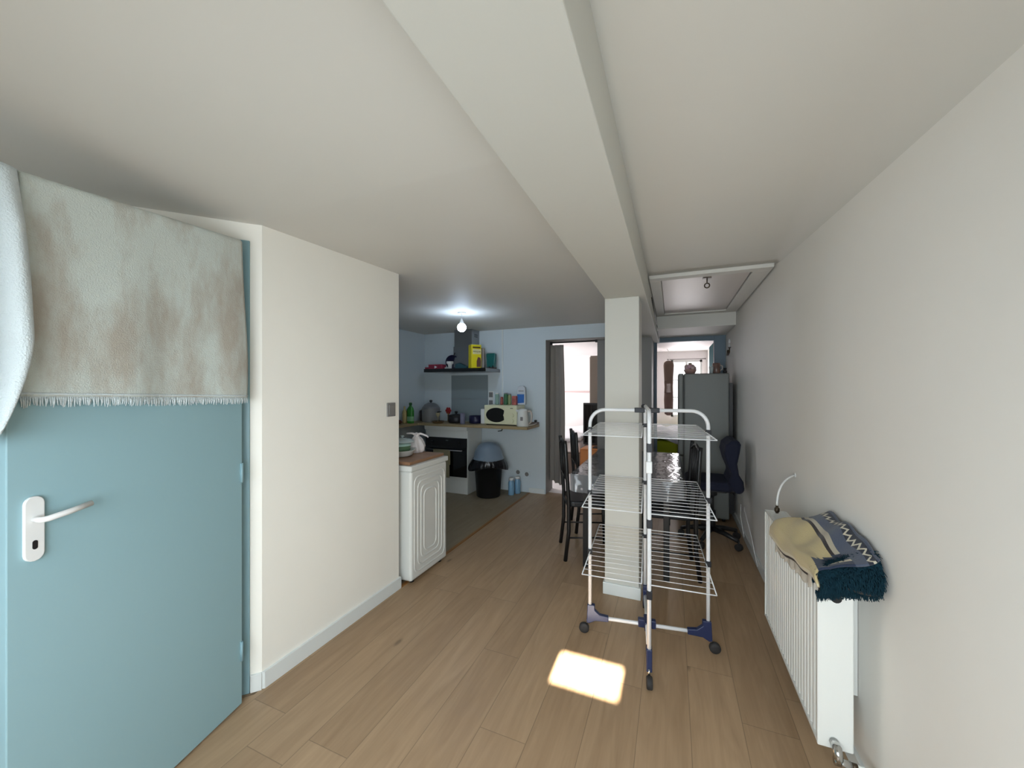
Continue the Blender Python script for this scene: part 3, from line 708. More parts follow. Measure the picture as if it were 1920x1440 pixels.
# ------------------------------------------------------------------ fridge
fr=thing('refrigerator','tall grey refrigerator seen from its side in front of the far doorway','refrigerator',(0.34,5.15,0))
MB().box(-0.21,0.25,-0.27,0.27,0.03,1.67).build('body',M_fridge,fr,bevel=0.012)
MB().box(-0.272,-0.216,-0.265,0.27,0.72,1.67).build('door',M_fridge,fr,bevel=0.014,bseg=3)
MB().box(-0.272,-0.216,-0.265,0.27,0.06,0.712).build('freezer_door',M_fridge,fr,bevel=0.014,bseg=3)
MB().box(-0.216,-0.21,-0.255,0.255,0.06,1.65).build('gasket',M_blackp,fr)
MB().box(0.252,0.285,-0.26,0.25,0.1,1.56).build('condenser_grille',M_black,fr)
MB().box(0.286,0.31,-0.2,0.2,0.1,0.3).build('compressor_housing',M_blackp,fr)
for sx in(-0.22,0.22):
    MB().lathe([(0.02,0),(0.02,0.035)],(sx*0.9,-0.23,0),10).lathe([(0.02,0),(0.02,0.035)],(sx*0.9,0.23,0),10).builds('foot',M_blackp,fr)
# items on the fridge
ft=1.672
bk=thing('wicker_basket','small pink and white decoration basket on the left of the fridge top','basket',(0.2,5.05,ft))
b=MB().lathe([(0.05,0.0),(0.065,0.035),(0.07,0.05)],seg=18)
b.build('bowl',mat('pink_wicker',rgb(190,150,140),0.8,bump=0.6,bscale=120),bk)
for i in range(7):
    a_=i*0.9; MB().ball((0.04*math.cos(a_),0.04*math.sin(a_),0.065+0.022*(i%2)),0.027,seg=10,rings=7).build('flower_head',mat('petal_%d'%i,rgb(214,190-8*(i%3),184),0.8,bump=0.6,bscale=90),bk)
MB().lathe([(0.001,0),(0.017,0.0),(0.02,0.02),(0.016,0.03)],(0,0,0.10),10).build('flower_center',M_wood,bk)
mg=thing('patterned_mug','brown and white patterned mug on the right of the fridge top','mug',(0.475,5.02,ft))
b=MB().lathe([(0.036,0),(0.04,0.01),(0.04,0.115),(0.036,0.12),(0.034,0.115),(0.034,0.015)],seg=20,cap=False)
b.build('cup',mat('brown_glaze',rgb(120,92,82),0.3,var=0.5,vscale=22),mg)
MB().tube([(0.038,0,0.095),(0.06,0,0.085),(0.062,0,0.05),(0.038,0,0.03)],0.006,8).build('handle',mat('white_glaze',rgb(205,196,188),0.3),mg)
tag(MB().lathe([(0.02,0),(0.022,0.02),(0.016,0.03),(0.016,0.05),(0.019,0.05),(0.019,0.06)],(0.56,5.0,ft),14).build('spice_jar',M_blackp),'small dark jar at the right end of the fridge top','jar')
jr=thing('drinking_glass','pale drinking glass left of the patterned mug on the fridge','glass',(0.42,5.0,ft))
MB().lathe([(0.02,0),(0.026,0.08),(0.024,0.08),(0.019,0.006)],seg=16).build('glass_body',glassy('clear_glass',rgb(220,230,230),0.05,0.6),jr)

# wall candle lamp
wl=thing('wall_lamp','small candle-shaped wall lamp high above the fridge on the right wall','wall lamp',(XR,5.6,1.96))
MB().lathe([(0.001,-0.02),(0.03,-0.018),(0.032,0.0)],(0.0,0,0),16,'x').build('wall_plate',M_brass,wl)
MB().tube([(-0.01,0,0),(-0.03,-0.08,-0.045),(-0.03,-0.2,-0.05),(-0.03,-0.31,-0.02),(-0.03,-0.32,0.03)],0.007,8).lathe([(0.012,0.0),(0.018,0.01)],(-0.03,-0.32,0.025),12).build('arm',M_brass,wl)
MB().lathe([(0.009,0.035),(0.009,0.08)],(-0.03,-0.32,0),12).build('candle_sleeve',M_whitep,wl)
MB().lathe([(0.007,0.08),(0.014,0.1),(0.011,0.12),(0.002,0.145)],(-0.03,-0.32,0),12).build('bulb',M_whitep,wl)

# teal door leaf in the far doorway
d2=thing('door_2','teal door standing open into the far room behind the fridge','door',kind='structure')
MB().box(0.535,0.57,6.0,6.72,0.01,2.14).build('door_leaf',mat('teal_door_paint',rgb(24,118,130),0.8,spec=0.2),d2,bevel=0.003)
MB().box(0.52,0.535,6.6,6.63,0.95,1.12).tube([(0.525,6.62,1.06),(0.50,6.62,1.06),(0.5,6.52,1.06)],0.008,8).build('door_handle',M_chrome,d2)

# ------------------------------------------------------------------ far room things
bd=thing('bed','bed with a lime green side and crumpled white bedding in the far room','bed',(0.05,7.3,0))
MB().box(-0.33,0.5,-0.75,1.2,0.1,0.46).build('base',M_greyjamb,bd,bevel=0.01)
def bed_m(u,v): return (-0.36+0.88*u,-0.78+2.0*v,0.68)
MB().box(-0.35,0.52,-0.77,1.22,0.46,0.665).build('mattress',mat('lime_sheet',rgb(176,186,30),0.85,bump=0.6,bscale=12),bd,bevel=0.03,bseg=3)
MB().grid(lambda u,v:(-0.37+0.9*u,-0.80+1.9*v,0.72+0.05*math.sin(u*9+v*5)*math.sin(v*17+1)+0.06*math.exp(-(v/0.12)**2)*0.4-(0.06 if v<0.02 else 0)),30,60).build('duvet',mat('white_duvet',rgb(228,222,230),0.9),bd,solid=0.05)
# hanging brown garment
hg=thing('hanging_garment','dark brown garment hanging from the ceiling cord beside the far window','garment',(-0.06,8.1,0.97))
MB().tube([(0,0,0.0),(0,0,0.001)],0.001,4).lathe([(0.03,0.0),(0.075,0.03),(0.085,0.3),(0.08,0.45)],seg=18,sy=0.6).build('lower_cloth',mat('brown_cloth',rgb(92,74,66),0.95),hg)
b=MB()
for i in range(26):
    a_=2*PI*i/26; b.tube([(0.075*math.cos(a_),0.045*math.sin(a_),0.44),(0.07*math.cos(a_),0.04*math.sin(a_),0.56),(0.076*math.cos(a_),0.045*math.sin(a_),0.66)],0.007,5)
b.build('fringe',mat('brown_fringe',rgb(104,86,76),0.95),hg)
MB().lathe([(0.078,0.62),(0.085,0.8),(0.095,0.98),(0.085,1.03),(0.05,1.06),(0.01,1.07)],seg=18,sy=0.6).build('upper_cloth',mat('brown_cloth_up',rgb(96,80,70),0.95),hg)
MB().tube([(0,0,1.06),(0.02,0,1.12),(-0.025,0,1.17),(0.01,0,1.22),(-0.03,0,1.3)],0.006,6).build('cord',M_whitep,hg)
cr=thing('curtain_rod','thin curtain rod above the far window','curtain rod',(0.2,8.68,2.1))
MB().tube([(-0.28,0,0),(0.42,0,0)],0.009,8).build('rod',M_greyplast,cr)
MB().ball((-0.28,0,0),0.016).ball((0.42,0,0),0.016).builds('finial',M_greyplast,cr)
MB().tube([(-0.2,0.07,0),(-0.2,0,0)],0.006,6).tube([(0.4,0.07,0),(0.4,0,0)],0.006,6).builds('bracket',M_greyplast,cr)

# ------------------------------------------------------------------ kitchen doorway curtain + bedroom
cu=thing('curtain','taupe curtain gathered at the left of the bedroom doorway','curtain',(-1.5,5.40,0))
def cf(u,v):
    a_=u*2*PI*4.3
    w=0.30+0.04*math.sin(v*PI)
    return (-0.105+ (u-0.5)*w + 0.012*math.sin(a_*2)+0.0, 0.018+0.045*math.sin(a_)*(0.4+0.6*v), 2.13-v*(2.0-0.03*math.sin(u*5)))
MB().grid(cf,120,30).build('cloth',M_curtain,cu,solid=0.003)
cl=thing('curtain_rod','black curtain rod across the bedroom doorway','curtain rod',(-1.3,5.425,2.165))
MB().tube([(-0.34,0,0),(0.33,0,0)],0.011,10).build('rod',M_black,cl)
MB().box(-0.35,-0.32,-0.015,0.02,-0.03,0.02).box(0.305,0.335,-0.015,0.02,-0.02,0.02).builds('bracket',M_black,cl,bevel=0.003)
wd=thing('wardrobe','tall brown wardrobe at the right of the bedroom','wardrobe',(-1.07,7.3,0))
MB().box(-0.3,0.3,-0.3,0.3,0.05,2.09).build('body',mat('brown_laminate',rgb(120,108,96),0.5),wd,bevel=0.004)
MB().box(-0.315,-0.3,-0.29,-0.003,0.08,2.07).box(-0.315,-0.3,0.003,0.29,0.08,2.07).builds('door',mat('brown_laminate_door',rgb(126,114,100),0.5),wd,bevel=0.002)
MB().box(-0.28,0.28,-0.28,0.28,0,0.05).build('plinth',M_black,wd)
ch=thing('chest_of_drawers','orange-brown wooden chest under the television in the bedroom','chest of drawers',(-1.1,6.5,0))
MB().box(-0.3,0.3,-0.22,0.22,0.04,0.5).build('body',mat('orange_wood',rgb(176,112,58),0.45,var=0.12,vscale=10),ch,bevel=0.006)
for z in (0.07,0.285):
    dr=MB().box(-0.28,0.28,-0.232,-0.22,z,z+0.195).build('drawer',mat('orange_drawer',rgb(184,120,64),0.45),ch,bevel=0.003)
    MB().ball((0,-0.245,z+0.1),0.014).build('knob',M_brass,dr)
tv=thing('television','black television standing on the orange chest in the bedroom','television',(-1.1,6.5,0.502))
MB().box(-0.29,0.32,-0.03,0.03,0.05,0.75).build('housing',M_blackp,tv,bevel=0.006)
MB().box(-0.265,0.295,-0.033,-0.03,0.08,0.72).build('screen',M_glassbl,tv)
MB().box(-0.12,0.14,-0.1,0.1,0,0.012).box(-0.03,0.05,-0.02,0.02,0.01,0.06).build('stand',M_blackp,tv,bevel=0.003)
bd2=thing('bed','white bed in the bright bedroom behind the dining chairs','bed',(-2.35,7.5,0))
MB().box(-0.88,0.88,-0.9,1.3,0.0,0.36).build('base',mat('brown_bed_base',rgb(110,96,86),0.6),bd2,bevel=0.01)
MB().box(-0.87,0.87,-0.88,1.28,0.36,0.56).build('mattress',M_bed_wall,bd2,bevel=0.04,bseg=3)
MB().grid(lambda u,v:(-0.9+1.8*u,-0.93+2.1*v,0.60+0.02*math.sin(u*14+v*9)+0.02*math.sin(v*21)),40,40).build('duvet',mat('white_duvet_bedroom',rgb(225,225,228),0.9),bd2,solid=0.05)
wsf=tag(MB().box(-2.9,-0.9,9.26,9.3,1.4,1.43).build('wall_rail',mat('pink_rail',rgb(214,186,184),0.5),bevel=0.003),'thin pinkish rail along the far bedroom wall','rail')
tag(MB().box(-1.53,-1.47,9.27,9.3,2.12,2.15).build('wall_hook',M_brass,bevel=0.004),'tiny dark hook high on the far bedroom wall','hook')

# ------------------------------------------------------------------ kitchen lamp
lp=thing('ceiling_lamp','bare glowing globe bulb hanging from the kitchen ceiling','lamp',(-2.23,3.85,H))
MB().lathe([(0.045,-0.012),(0.05,-0.008),(0.05,0)],seg=20).build('ceiling_rose',M_whitep,lp)
MB().tube([(0,0,-0.01),(0.004,0,-0.05),(0,0,-0.075)],0.003,6).lathe([(0.036,-0.142),(0.024,-0.11),(0.014,-0.09),(0.008,-0.07)],seg=18).build('socket',M_whitep,lp)
MB().ball((0,0,-0.172),0.05,seg=20,rings=14).build('bulb',mat('bulb_glow',(1,1,1,1),0.3,emit=rgb(205,228,255),estr=88),lp)

# ------------------------------------------------------------------ washing machine
wm=thing('washing_machine','white washing machine standing behind the end of the cream wall','washing machine',(-2.13,2.645,0))
# ribbed side facing +X at local x=+0.32
MB().box(-0.30,0.30,-0.245,0.255,0.02,0.865).build('body',M_white,wm,bevel=0.02,bseg=3)
b=MB()
def rr(y0,y1,z0,z1,r,x,n=5):
    pts=[]
    for cy_,cz_,a0 in ((y1-r,z1-r,0),(y0+r,z1-r,PI/2),(y0+r,z0+r,PI),(y1-r,z0+r,1.5*PI)):
        for i in range(n+1):
            a_=a0+PI/2*i/n; pts.append((x,cy_+r*math.cos(a_),cz_+r*math.sin(a_)))
    return pts
for ins in (0.035,0.078,0.12,0.16):
    b.tube(rr(-0.24+ins,0.25-ins,0.02+ins+0.02,0.865-ins-0.02,0.05,0.297),0.0085,8,closed=True)
b.build('side_ribs',M_white,wm)
MB().box(-0.305,0.31,-0.255,0.262,0.865,0.905).build('top_plate',M_white,wm,bevel=0.006)
b=MB().lathe([(0.03,-0.004),(0.03,0.002)],(0.2,-0.236,0.79),18,'y').lathe([(0.022,-0.004),(0.022,0.002)],(0.22,-0.236,0.32),16,'y').box(0.17,0.26,-0.24,-0.234,0.05,0.12)
b.builds('rear_cover',M_whitep,wm,bevel=0.002)
MB().lathe([(0.013,-0.006),(0.013,0.002)],(0.215,-0.238,0.615),12,'y').box(0.2,0.207,-0.243,-0.238,0.10,0.108).box(0.225,0.232,-0.243,-0.238,0.10,0.108).box(0.211,0.219,-0.243,-0.238,0.07,0.09).builds('drain_hole',M_blackp,wm)
MB().box(0.25,0.27,-0.242,-0.234,0.15,0.74).build('rear_rail',M_white,wm,bevel=0.003)
for sx,sy in ((-1,-1),(1,-1),(1,1),(-1,1)): MB().lathe([(0.02,0),(0.02,0.024)],(sx*0.26,sy*0.19,0),10).build('foot',M_blackp,wm)
bo=tag(MB().box(-2.43,-1.86,2.42,2.90,0.906,0.93).build('wooden_board',M_board,bevel=0.004),'brown wooden board lying on the washing machine','board')
def lath(name,label,cat,loc,prof,m,seg=24,**k): return tag(MB().lathe(prof,(0,0,0),seg,**k).build(name,m,loc=loc),label,cat)
bz_=0.931
lath('serving_dish','round white enamel dish at the front of the wooden board','dish',(-2.11,2.62,bz_),[(0.075,0),(0.10,0.01),(0.122,0.05),(0.128,0.055),(0.118,0.052),(0.092,0.012),(0.01,0.010)],M_white)
ct=thing('food_container','green-lidded clear plastic food container stacked in the white dish','food container',(-2.12,2.63,bz_+0.016))
MB().lathe([(0.06,0),(0.085,0.035),(0.088,0.07),(0.083,0.07),(0.078,0.035),(0.055,0.006)],seg=24,cap=True).build('container_body',glassy('clear_green',rgb(110,150,110),0.2,0.45),ct)
MB().lathe([(0.091,0.07),(0.093,0.078),(0.07,0.092),(0.01,0.095)],seg=24).build('lid',mat('pale_green_lid',rgb(176,206,196),0.3),ct)
lath('glass_cover','clear glass pot lid resting on top of the stacked container','lid',(-2.12,2.66,bz_+0.113),[(0.105,0),(0.10,0.008),(0.06,0.028),(0.01,0.034),(0.008,0.045),(0.016,0.052),(0.006,0.056)],glassy('pale_glass',rgb(200,215,215),0.08,0.35))
lath('green_jar','green glass jar cut off by the end of the cream wall','jar',(-2.29,2.53,bz_),[(0.04,0),(0.045,0.01),(0.045,0.12),(0.03,0.14),(0.03,0.155)],mat('green_glass',rgb(84,130,80),0.2))
pb=thing('plastic_bag','knotted white plastic bag standing on the wooden board','plastic bag',(-2.1,2.83,bz_))
M_bag=mat('bag_plastic',rgb(226,218,216),0.35,bump=0.8,bscale=30)
def bagf(u,v):
    a_=u*2*PI; prof=[(0,0.05,0),(0.15,0.068,0.02),(0.4,0.072,0.06),(0.7,0.05,0.115),(0.85,0.022,0.145),(1,0.028,0.16)]
    r_2,z=lerp_path(prof,v); k=1+0.10*math.sin(a_*7+v*4)+0.06*math.sin(a_*3)
    return (r_2*k*math.cos(a_),r_2*k*math.sin(a_),z)
MB().grid(bagf,48,20).build('bag_body',M_bag,pb)
MB().tube([(0,0,0.155),(-0.03,-0.02,0.168),(-0.075,-0.04,0.168)],0.012,8,r2=0.006).tube([(0,0,0.155),(0.03,0.02,0.165),(0.075,0.045,0.145),(0.09,0.05,0.13)],0.012,8,r2=0.006).ball((0,0,0.158),0.018).build('bag_handle',M_bag,pb)
tag(MB().box(0,0.05,0,0.04,0,0.035).build('white_box',M_white,bevel=0.004,loc=(-1.955,2.36,0.87)),'x','box') if False else None

# ------------------------------------------------------------------ kitchen counter, oven, hood
tag(MB().prism([(-3.695,5.19),(-3.695,4.2),(-3.45,4.2),(-3.45,4.69),(-1.74,4.69),(-1.74,5.19)],0.955,0.99).build('worktop',M_wood,bevel=0.004),'long light oak worktop along the kitchen back wall','worktop')
ov=thing('oven_cabinet','white cabinet with a built-in black oven under the worktop','oven',(-2.98,4.95,0))
OX0,OX1=-0.375,0.325
MB().box(OX0,OX1,-0.2,0.235,0,0.90).build('cabinet',M_white,ov,bevel=0.003)
MB().box(OX0-0.008,OX1,-0.23,0.235,0.90,0.954).build('top_rail',M_white,ov,bevel=0.003)
MB().box(OX0+0.008,OX1-0.008,-0.222,-0.2,0.24,0.79).build('oven_door',M_glassbl,ov,bevel=0.003)
MB().box(OX0+0.008,OX1-0.008,-0.224,-0.2,0.665,0.79).build('control_panel',M_blackp,ov,bevel=0.003)
MB().box(0.0-0.02,0.02,-0.2255,-0.224,0.75,0.757).build('display',mat('clock_display',rgb(120,126,130),0.3),ov)
MB().tube([(OX0+0.06,-0.26,0.62),(OX1-0.06,-0.26,0.62)],0.009,10).tube([(OX0+0.08,-0.222,0.62),(OX0+0.08,-0.26,0.62)],0.007,8).tube([(OX1-0.08,-0.222,0.62),(OX1-0.08,-0.26,0.62)],0.007,8).build('handle',M_steel,ov)
for x in (OX1-0.13,OX0+0.12): MB().lathe([(0.02,-0.024),(0.022,-0.006),(0.024,0)],(x,-0.224,0.72),16,'y').build('knob',M_blackp,ov)
def dishf(u,v):
    s=v*0.62-0.22
    if s<0: y,z=-0.251,0.632+s
    else: y,z=-0.272-0.004*math.sin(u*6),0.632-s
    return (-0.20+0.27*u,y,z)
tag(MB().grid(dishf,16,30).build('dish_towel',mat('khaki_cloth',rgb(150,142,112),0.9,bump=0.3,bscale=200),solid=0.005,loc=(-2.98,4.95,0)),'khaki dish towel hanging over the oven door handle','dish towel')
hd=thing('range_hood','wide black-edged steel range hood on the kitchen wall','range hood',(-2.86,5.2,0))
MB().box(-0.505,0.505,-0.48,0,1.735,1.78).build('canopy',M_steel,hd,bevel=0.003)
MB().box(-0.505,0.505,-0.492,-0.48,1.733,1.782).build('front_glass',M_glassbl,hd,bevel=0.002)
MB().box(-0.155,0.165,-0.24,0,1.78,2.12).build('lower_chimney',M_steel,hd,bevel=0.002)
MB().box(-0.145,0.155,-0.23,0,2.12,H).build('upper_chimney',M_steel,hd,bevel=0.002)
for x in(0.1565,): 
    b=MB()
    for i in range(3): b.box(0.155,0.157,-0.16,-0.06,2.26+i*0.018,2.268+i*0.018)
    b.build('vent_slots',M_blackp,hd)
bs=tag(MB().box(-3.19,-2.555,5.187,5.199,1.0,1.7).build('backsplash',mat('grey_panel',rgb(138,150,154),0.35),bevel=0.002),'grey backsplash panel between hood and worktop','backsplash')
MB().box(-3.19,-2.555,5.184,5.188,1.333,1.341).build('seam',M_steel,bs)

# things on hood (top z 1.782)
hz=1.783
yb=thing('chocolate_powder_box','yellow chocolate powder box standing on the hood','box',(-2.60,4.86,hz),0.85)
M_yel=mat('yellow_card',rgb(232,214,26),0.45); M_txt=mat('brown_ink',rgb(74,40,30),0.5)
MB().box(-0.075,0.075,-0.06,0.06,0,0.33).build('carton',[M_yel],yb,bevel=0.003)
MB().box(-0.074,0.074,-0.059,0.059,0.325,0.336).build('lid_flap',mat('pale_yellow',rgb(236,232,150),0.5),yb)
MB().box(-0.055,0.07,-0.063,-0.06,0.20,0.27).build('name_panel',mat('cream_panel',rgb(226,218,160),0.5),yb)
text_part('lettering','NESQUIK',0.028,M_txt,yb,(0.008,-0.0645,0.235),(PI/2,0,0))
MB().box(-0.055,0.06,-0.062,-0.06,0.285,0.303).build('top_band',M_txt,yb)
MB().prism([(0.005,0.02),(0.065,0.02),(0.07,0.10),(0.06,0.15),(0.025,0.16),(0.005,0.10)],-0.062,-0.06,'y').build('picture_patch',mat('cocoa_brown',rgb(104,66,60),0.6),yb)
tag(MB().box(-0.03,0.03,-0.03,0.03,0,0.30).build('grey_carton',mat('grey_side',rgb(150,140,134),0.5),bevel=0.003,loc=(-2.545,4.99,hz),rot=(0,0,0.3)),'narrow grey carton standing right behind the yellow box on the hood','carton')
tt=thing('teal_tin','teal rounded tin at the right end of the hood','tin',(-2.43,5.05,hz))
MB().prism([(x,z+0.02) for x,z in [(-0.06,0),(0.06,0),(0.072,0.19),(0.06,0.205),(-0.06,0.205),(-0.072,0.19)]],-0.03,0.03,'y').build('tin_body',mat('teal_paint',rgb(20,98,96),0.4),tt,bevel=0.008)
MB().box(-0.068,0.068,-0.034,0.034,0,0.022).build('base_rim',mat('dark_rim',rgb(74,62,58),0.5),tt,bevel=0.003)
MB().box(-0.025,-0.005,-0.0345,-0.03,0.015,0.035).box(0.03,0.05,-0.0345,-0.03,0.015,0.045).builds('tin_print',M_blackp,tt)
pk=thing('pink_box','pink-red carton lying at the left end of the hood','box',(-3.24,4.86,hz))
MB().box(-0.11,0.13,-0.06,0.05,0,0.07).build('carton',mat('pink_card',rgb(150,44,66),0.5),pk,bevel=0.004)
MB().box(-0.17,-0.115,-0.06,0.0,0,0.03).build('flap',mat('pink_card_dark',rgb(130,36,56),0.5),pk)
MB().prism([(0.0,0.01),(0.045,0.03),(0.0,0.05)],-0.0625,-0.06,'y').build('white_mark',M_whitep,pk)
pn=thing('small_pan','dark blue pan leaning on edge on the hood','pan',(-3.03,4.93,hz+0.004))
pm=MB().lathe([(0.01,-0.0),(0.085,-0.005),(0.10,-0.03),(0.104,-0.03),(0.09,0.004),(0.01,0.008)],(0,0,0),24,'y').build('pan_dish',mat('dark_blue_enamel',rgb(26,26,54),0.35),pn,loc=(0,0,0.106),rot=(0.12,0,0.9))
MB().tube([(0.03,0,0.175),(0.06,0.0,0.24)],0.008,8).build('handle',M_blackp,pn)
cp=thing('white_cup','white paper cup lying tilted behind the hood edge','cup',(-2.97,4.79,hz))
MB().lathe([(0.026,0),(0.03,0.06),(0.05,0.075),(0.05,0.105),(0.028,0.105)],seg=16).box(-0.075,0.0,-0.02,0.02,0,0.02).build('cup_body',M_whitep,cp)
tag(MB().prism([(-0.1,0),(0.1,0),(0.1,0.035),(-0.02,0.09),(-0.09,0.075)],-0.03,0.03,'y').build('teal_pouch',mat('teal_pouch',rgb(44,84,92),0.6),bevel=0.008,loc=(-2.86,4.93,hz)),'dark teal pouch lying left of the yellow box on the hood','pouch')
tag(MB().box(-0.08,0.08,-0.03,0.03,0,0.02).build('red_packet',mat('red_card',rgb(120,40,44),0.5),bevel=0.003,loc=(-2.93,4.86,hz)),'flat red packet under the teal pouch on the hood','packet') if False else None

# things on the counter z=0.99
cz=0.991
mw=thing('microwave','cream microwave oven with an oval dark window on the worktop','microwave',(-2.18,4.96,cz))
MB().box(-0.245,0.245,-0.15,0.16,0.012,0.275).build('housing',M_cream,mw,bevel=0.008)
def mwwin():
    pts=[]
    for i in range(25):
        a_=math.radians(40)+math.radians(280)*i/24; pts.append((-0.055+0.155*math.cos(a_)*1.0,0.14+0.10*math.sin(a_)))
    pts=[(-0.215+0.0+ (x+0.21),z) for x,z in pts]
    pts+= [(0.055,0.11),(0.045,0.14),(0.055,0.17)]
    return pts
MB().prism(mwwin(),-0.154,-0.15,'y').build('window',M_glassbl,mw)
MB().box(0.12,0.235,-0.153,-0.15,0.03,0.26).build('control_panel',M_cream,mw,bevel=0.001)
MB().box(0.15,0.19,-0.155,-0.153,0.232,0.24).build('badge',M_blackp,mw)
for z in(0.14,0.065): MB().lathe([(0.024,-0.018),(0.027,0)],(0.178,-0.153,z),16,'y').build('knob',M_cream,mw)
MB().box(-0.22,0.22,-0.13,0.13,0,0.012).build('foot',M_blackp,mw)
kt=thing('kettle','white electric kettle at the right end of the worktop','kettle',(-1.845,4.80,cz))
MB().lathe([(0.075,0),(0.08,0.01),(0.074,0.1),(0.066,0.2),(0.06,0.225),(0.02,0.235)],seg=24).build('kettle_body',M_white,kt)
MB().tube([(0.055,0.02,0.2),(0.10,0.04,0.2),(0.115,0.045,0.15),(0.105,0.04,0.06),(0.07,0.03,0.03)],0.013,8).build('handle',mat('beige_handle',rgb(196,186,178),0.4),kt)
MB().tube([(-0.05,-0.02,0.19),(-0.085,-0.035,0.22)],0.018,8,r2=0.01).build('spout',M_white,kt)
MB().box(-0.004,0.03,-0.082,-0.07,0.08,0.13).build('level_window',M_greyplast,kt,bevel=0.003)
# items on the microwave
mz=cz+0.2755
def jar(name,label,cat,x,y,r_1,h,m,cap=None):
    o=thing(name,label,cat,(x,y,mz)); MB().lathe([(r_1*0.92,0),(r_1,0.006),(r_1,h*0.85),(r_1*0.8,h*0.9),(r_1*0.8,h*0.92)],seg=18).build('body',m,o)
    MB().lathe([(r_1*0.84,h*0.9),(r_1*0.84,h),(r_1*0.7,h)],seg=18).build('lid',cap or M_whitep,o); return o
jar('storage_jar','pale green jar leftmost on the microwave','jar',-2.306,4.98,0.028,0.165,mat('mint_jar',rgb(140,170,160),0.35))
jar('spice_jar','small red spice jar on the microwave beside the pale green jar','jar',-2.24,5.0,0.022,0.11,mat('red_jar',rgb(150,70,58),0.4),mat('red_lid',rgb(150,50,44),0.4))
jar('tin_can','dark green can in the middle of the microwave top','can',-2.169,4.98,0.028,0.17,mat('green_can',rgb(60,110,74),0.35),M_steel)
jar('tin_can','pale olive can right of the dark green can on the microwave','can',-2.112,4.98,0.026,0.155,mat('olive_can',rgb(140,150,104),0.35),M_steel)
tag(MB().box(-0.032,0.032,-0.03,0.03,0,0.125).build('tea_box',mat('red_white_card',rgb(176,96,88),0.5,var=0.4,vscale=18),bevel=0.003,loc=(-2.042,5.0,mz)),'red and white tea box between the olive can and the blue packet','box')
pc=thing('paper_packet','white and blue packet standing at the right end of the microwave','packet',(-1.975,5.05,mz),0.0)
MB().prism([(-0.06,0),(0.08,0),(0.075,0.24),(0.05,0.265),(-0.02,0.26),(-0.045,0.22)],-0.02,0.02,'y').build('packet_body',mat('white_packet',rgb(206,212,218),0.5),pc,bevel=0.006)
MB().prism([(-0.045,0.02),(0.06,0.03),(0.065,0.15),(-0.04,0.15)],-0.023,-0.02,'y').build('blue_print',mat('blue_print',rgb(44,104,180),0.5),pc)
MB().box(-0.02,0.055,-0.0225,-0.02,0.19,0.2).build('print_line',M_greyplast,pc)
# wall sockets
so=thing('wall_socket','double grey wall socket left above the microwave','socket',(-2.505,5.2,1.235))
MB().box(-0.042,0.042,-0.01,0,-0.005,0.22).build('plate',M_whitep,so,bevel=0.003)
MB().box(-0.032,0.032,-0.014,-0.01,0.01,0.085).box(-0.032,0.032,-0.014,-0.01,0.13,0.205).builds('insert',M_greyplast,so,bevel=0.003)
so=thing('wall_socket','white socket low on the kitchen wall beside the doorway','socket',(-1.933,5.2,0.26))
MB().box(-0.045,0.045,-0.009,0,-0.045,0.045).build('plate',M_kwall,so,bevel=0.004)
MB().lathe([(0.028,-0.011),(0.03,-0.009)],(0,0,0),16,'y').build('insert',M_greyplast,so)
ws=thing('wall_socket','white socket on the wall behind the two blue bottles','socket',(-2.07,5.2,0.28))
MB().box(-0.045,0.045,-0.009,0,-0.045,0.045).build('plate',M_kwall,ws,bevel=0.004)
MB().lathe([(0.028,-0.011),(0.03,-0.009)],(0,0,0),16,'y').build('insert',M_greyplast,ws)
# power strip at end
ps=thing('power_strip','grey power strip with plugs at the right end of the worktop','power strip',(-1.80,5.155,cz))
MB().box(-0.055,0.06,-0.03,0.03,0,0.03).build('strip_body',mat('taupe_plastic',rgb(120,108,104),0.5),ps,bevel=0.004)
MB().box(-0.0,0.03,-0.02,0.02,0.03,0.06).build('plug',M_blackp,ps,bevel=0.004)
MB().tube([(-0.05,-0.02,0.02),(-0.07,-0.16,0.012),(-0.04,-0.3,0.01),(0.03,-0.30,0.01),(0.055,-0.2,0.012),(0.05,-0.05,0.02)],0.0045,6).build('cable',M_whitep,ps)
jb=thing('junction_box','grey junction box with a loose wire under the worktop','junction box',(-2.2,5.17,0.904))
MB().box(-0.06,0.06,-0.03,0.02,0,0.05).build('box_body',M_greyplast,jb,bevel=0.004)
MB().tube([(-0.06,0,0.02),(-0.10,-0.01,0.01),(-0.12,0,-0.03),(-0.18,0,-0.04)],0.007,6).build('wire',M_blackp,jb)

tag(MB().box(-0.04,0.04,-0.1,0.1,0,0.215).build('white_canister',M_whitep,bevel=0.01,loc=(-2.49,5.0,cz)),'white box standing against the left side of the microwave','box')
# pans
def pan(name,label,x,y,r_1,h,m,rot,lid=False):
    o=thing(name,label,'pan',(x,y,cz),rot)
    MB().lathe([(r_1*0.9,0),(r_1,0.012),(r_1*1.02,h),(r_1*0.99,h),(r_1*0.96,0.015),(0.01,0.008)],seg=28).build('pan_body',m,o)
    MB().tube([(r_1,0,h*0.8),(r_1+0.05,0,h*0.85),(r_1+0.14,0,h*0.9)],0.011,8).build('handle',M_blackp,o)
    if lid:
        l_=MB().lathe([(r_1*1.02,h),(r_1*0.9,h+0.015),(r_1*0.3,h+0.03),(0.01,h+0.032)],seg=28).build('lid',M_blackp,o)
        MB().lathe([(0.012,h+0.03),(0.024,h+0.055),(0.022,h+0.07),(0.01,h+0.072)],seg=14).build('knob',M_blackp,l_)
    return o
M_pan=mat('black_pan',rgb(24,22,26),0.4)
pan('saucepan','black covered saucepan on the worktop in front of the grey backsplash',-2.95,4.93,0.115,0.10,M_pan,2.6,True)
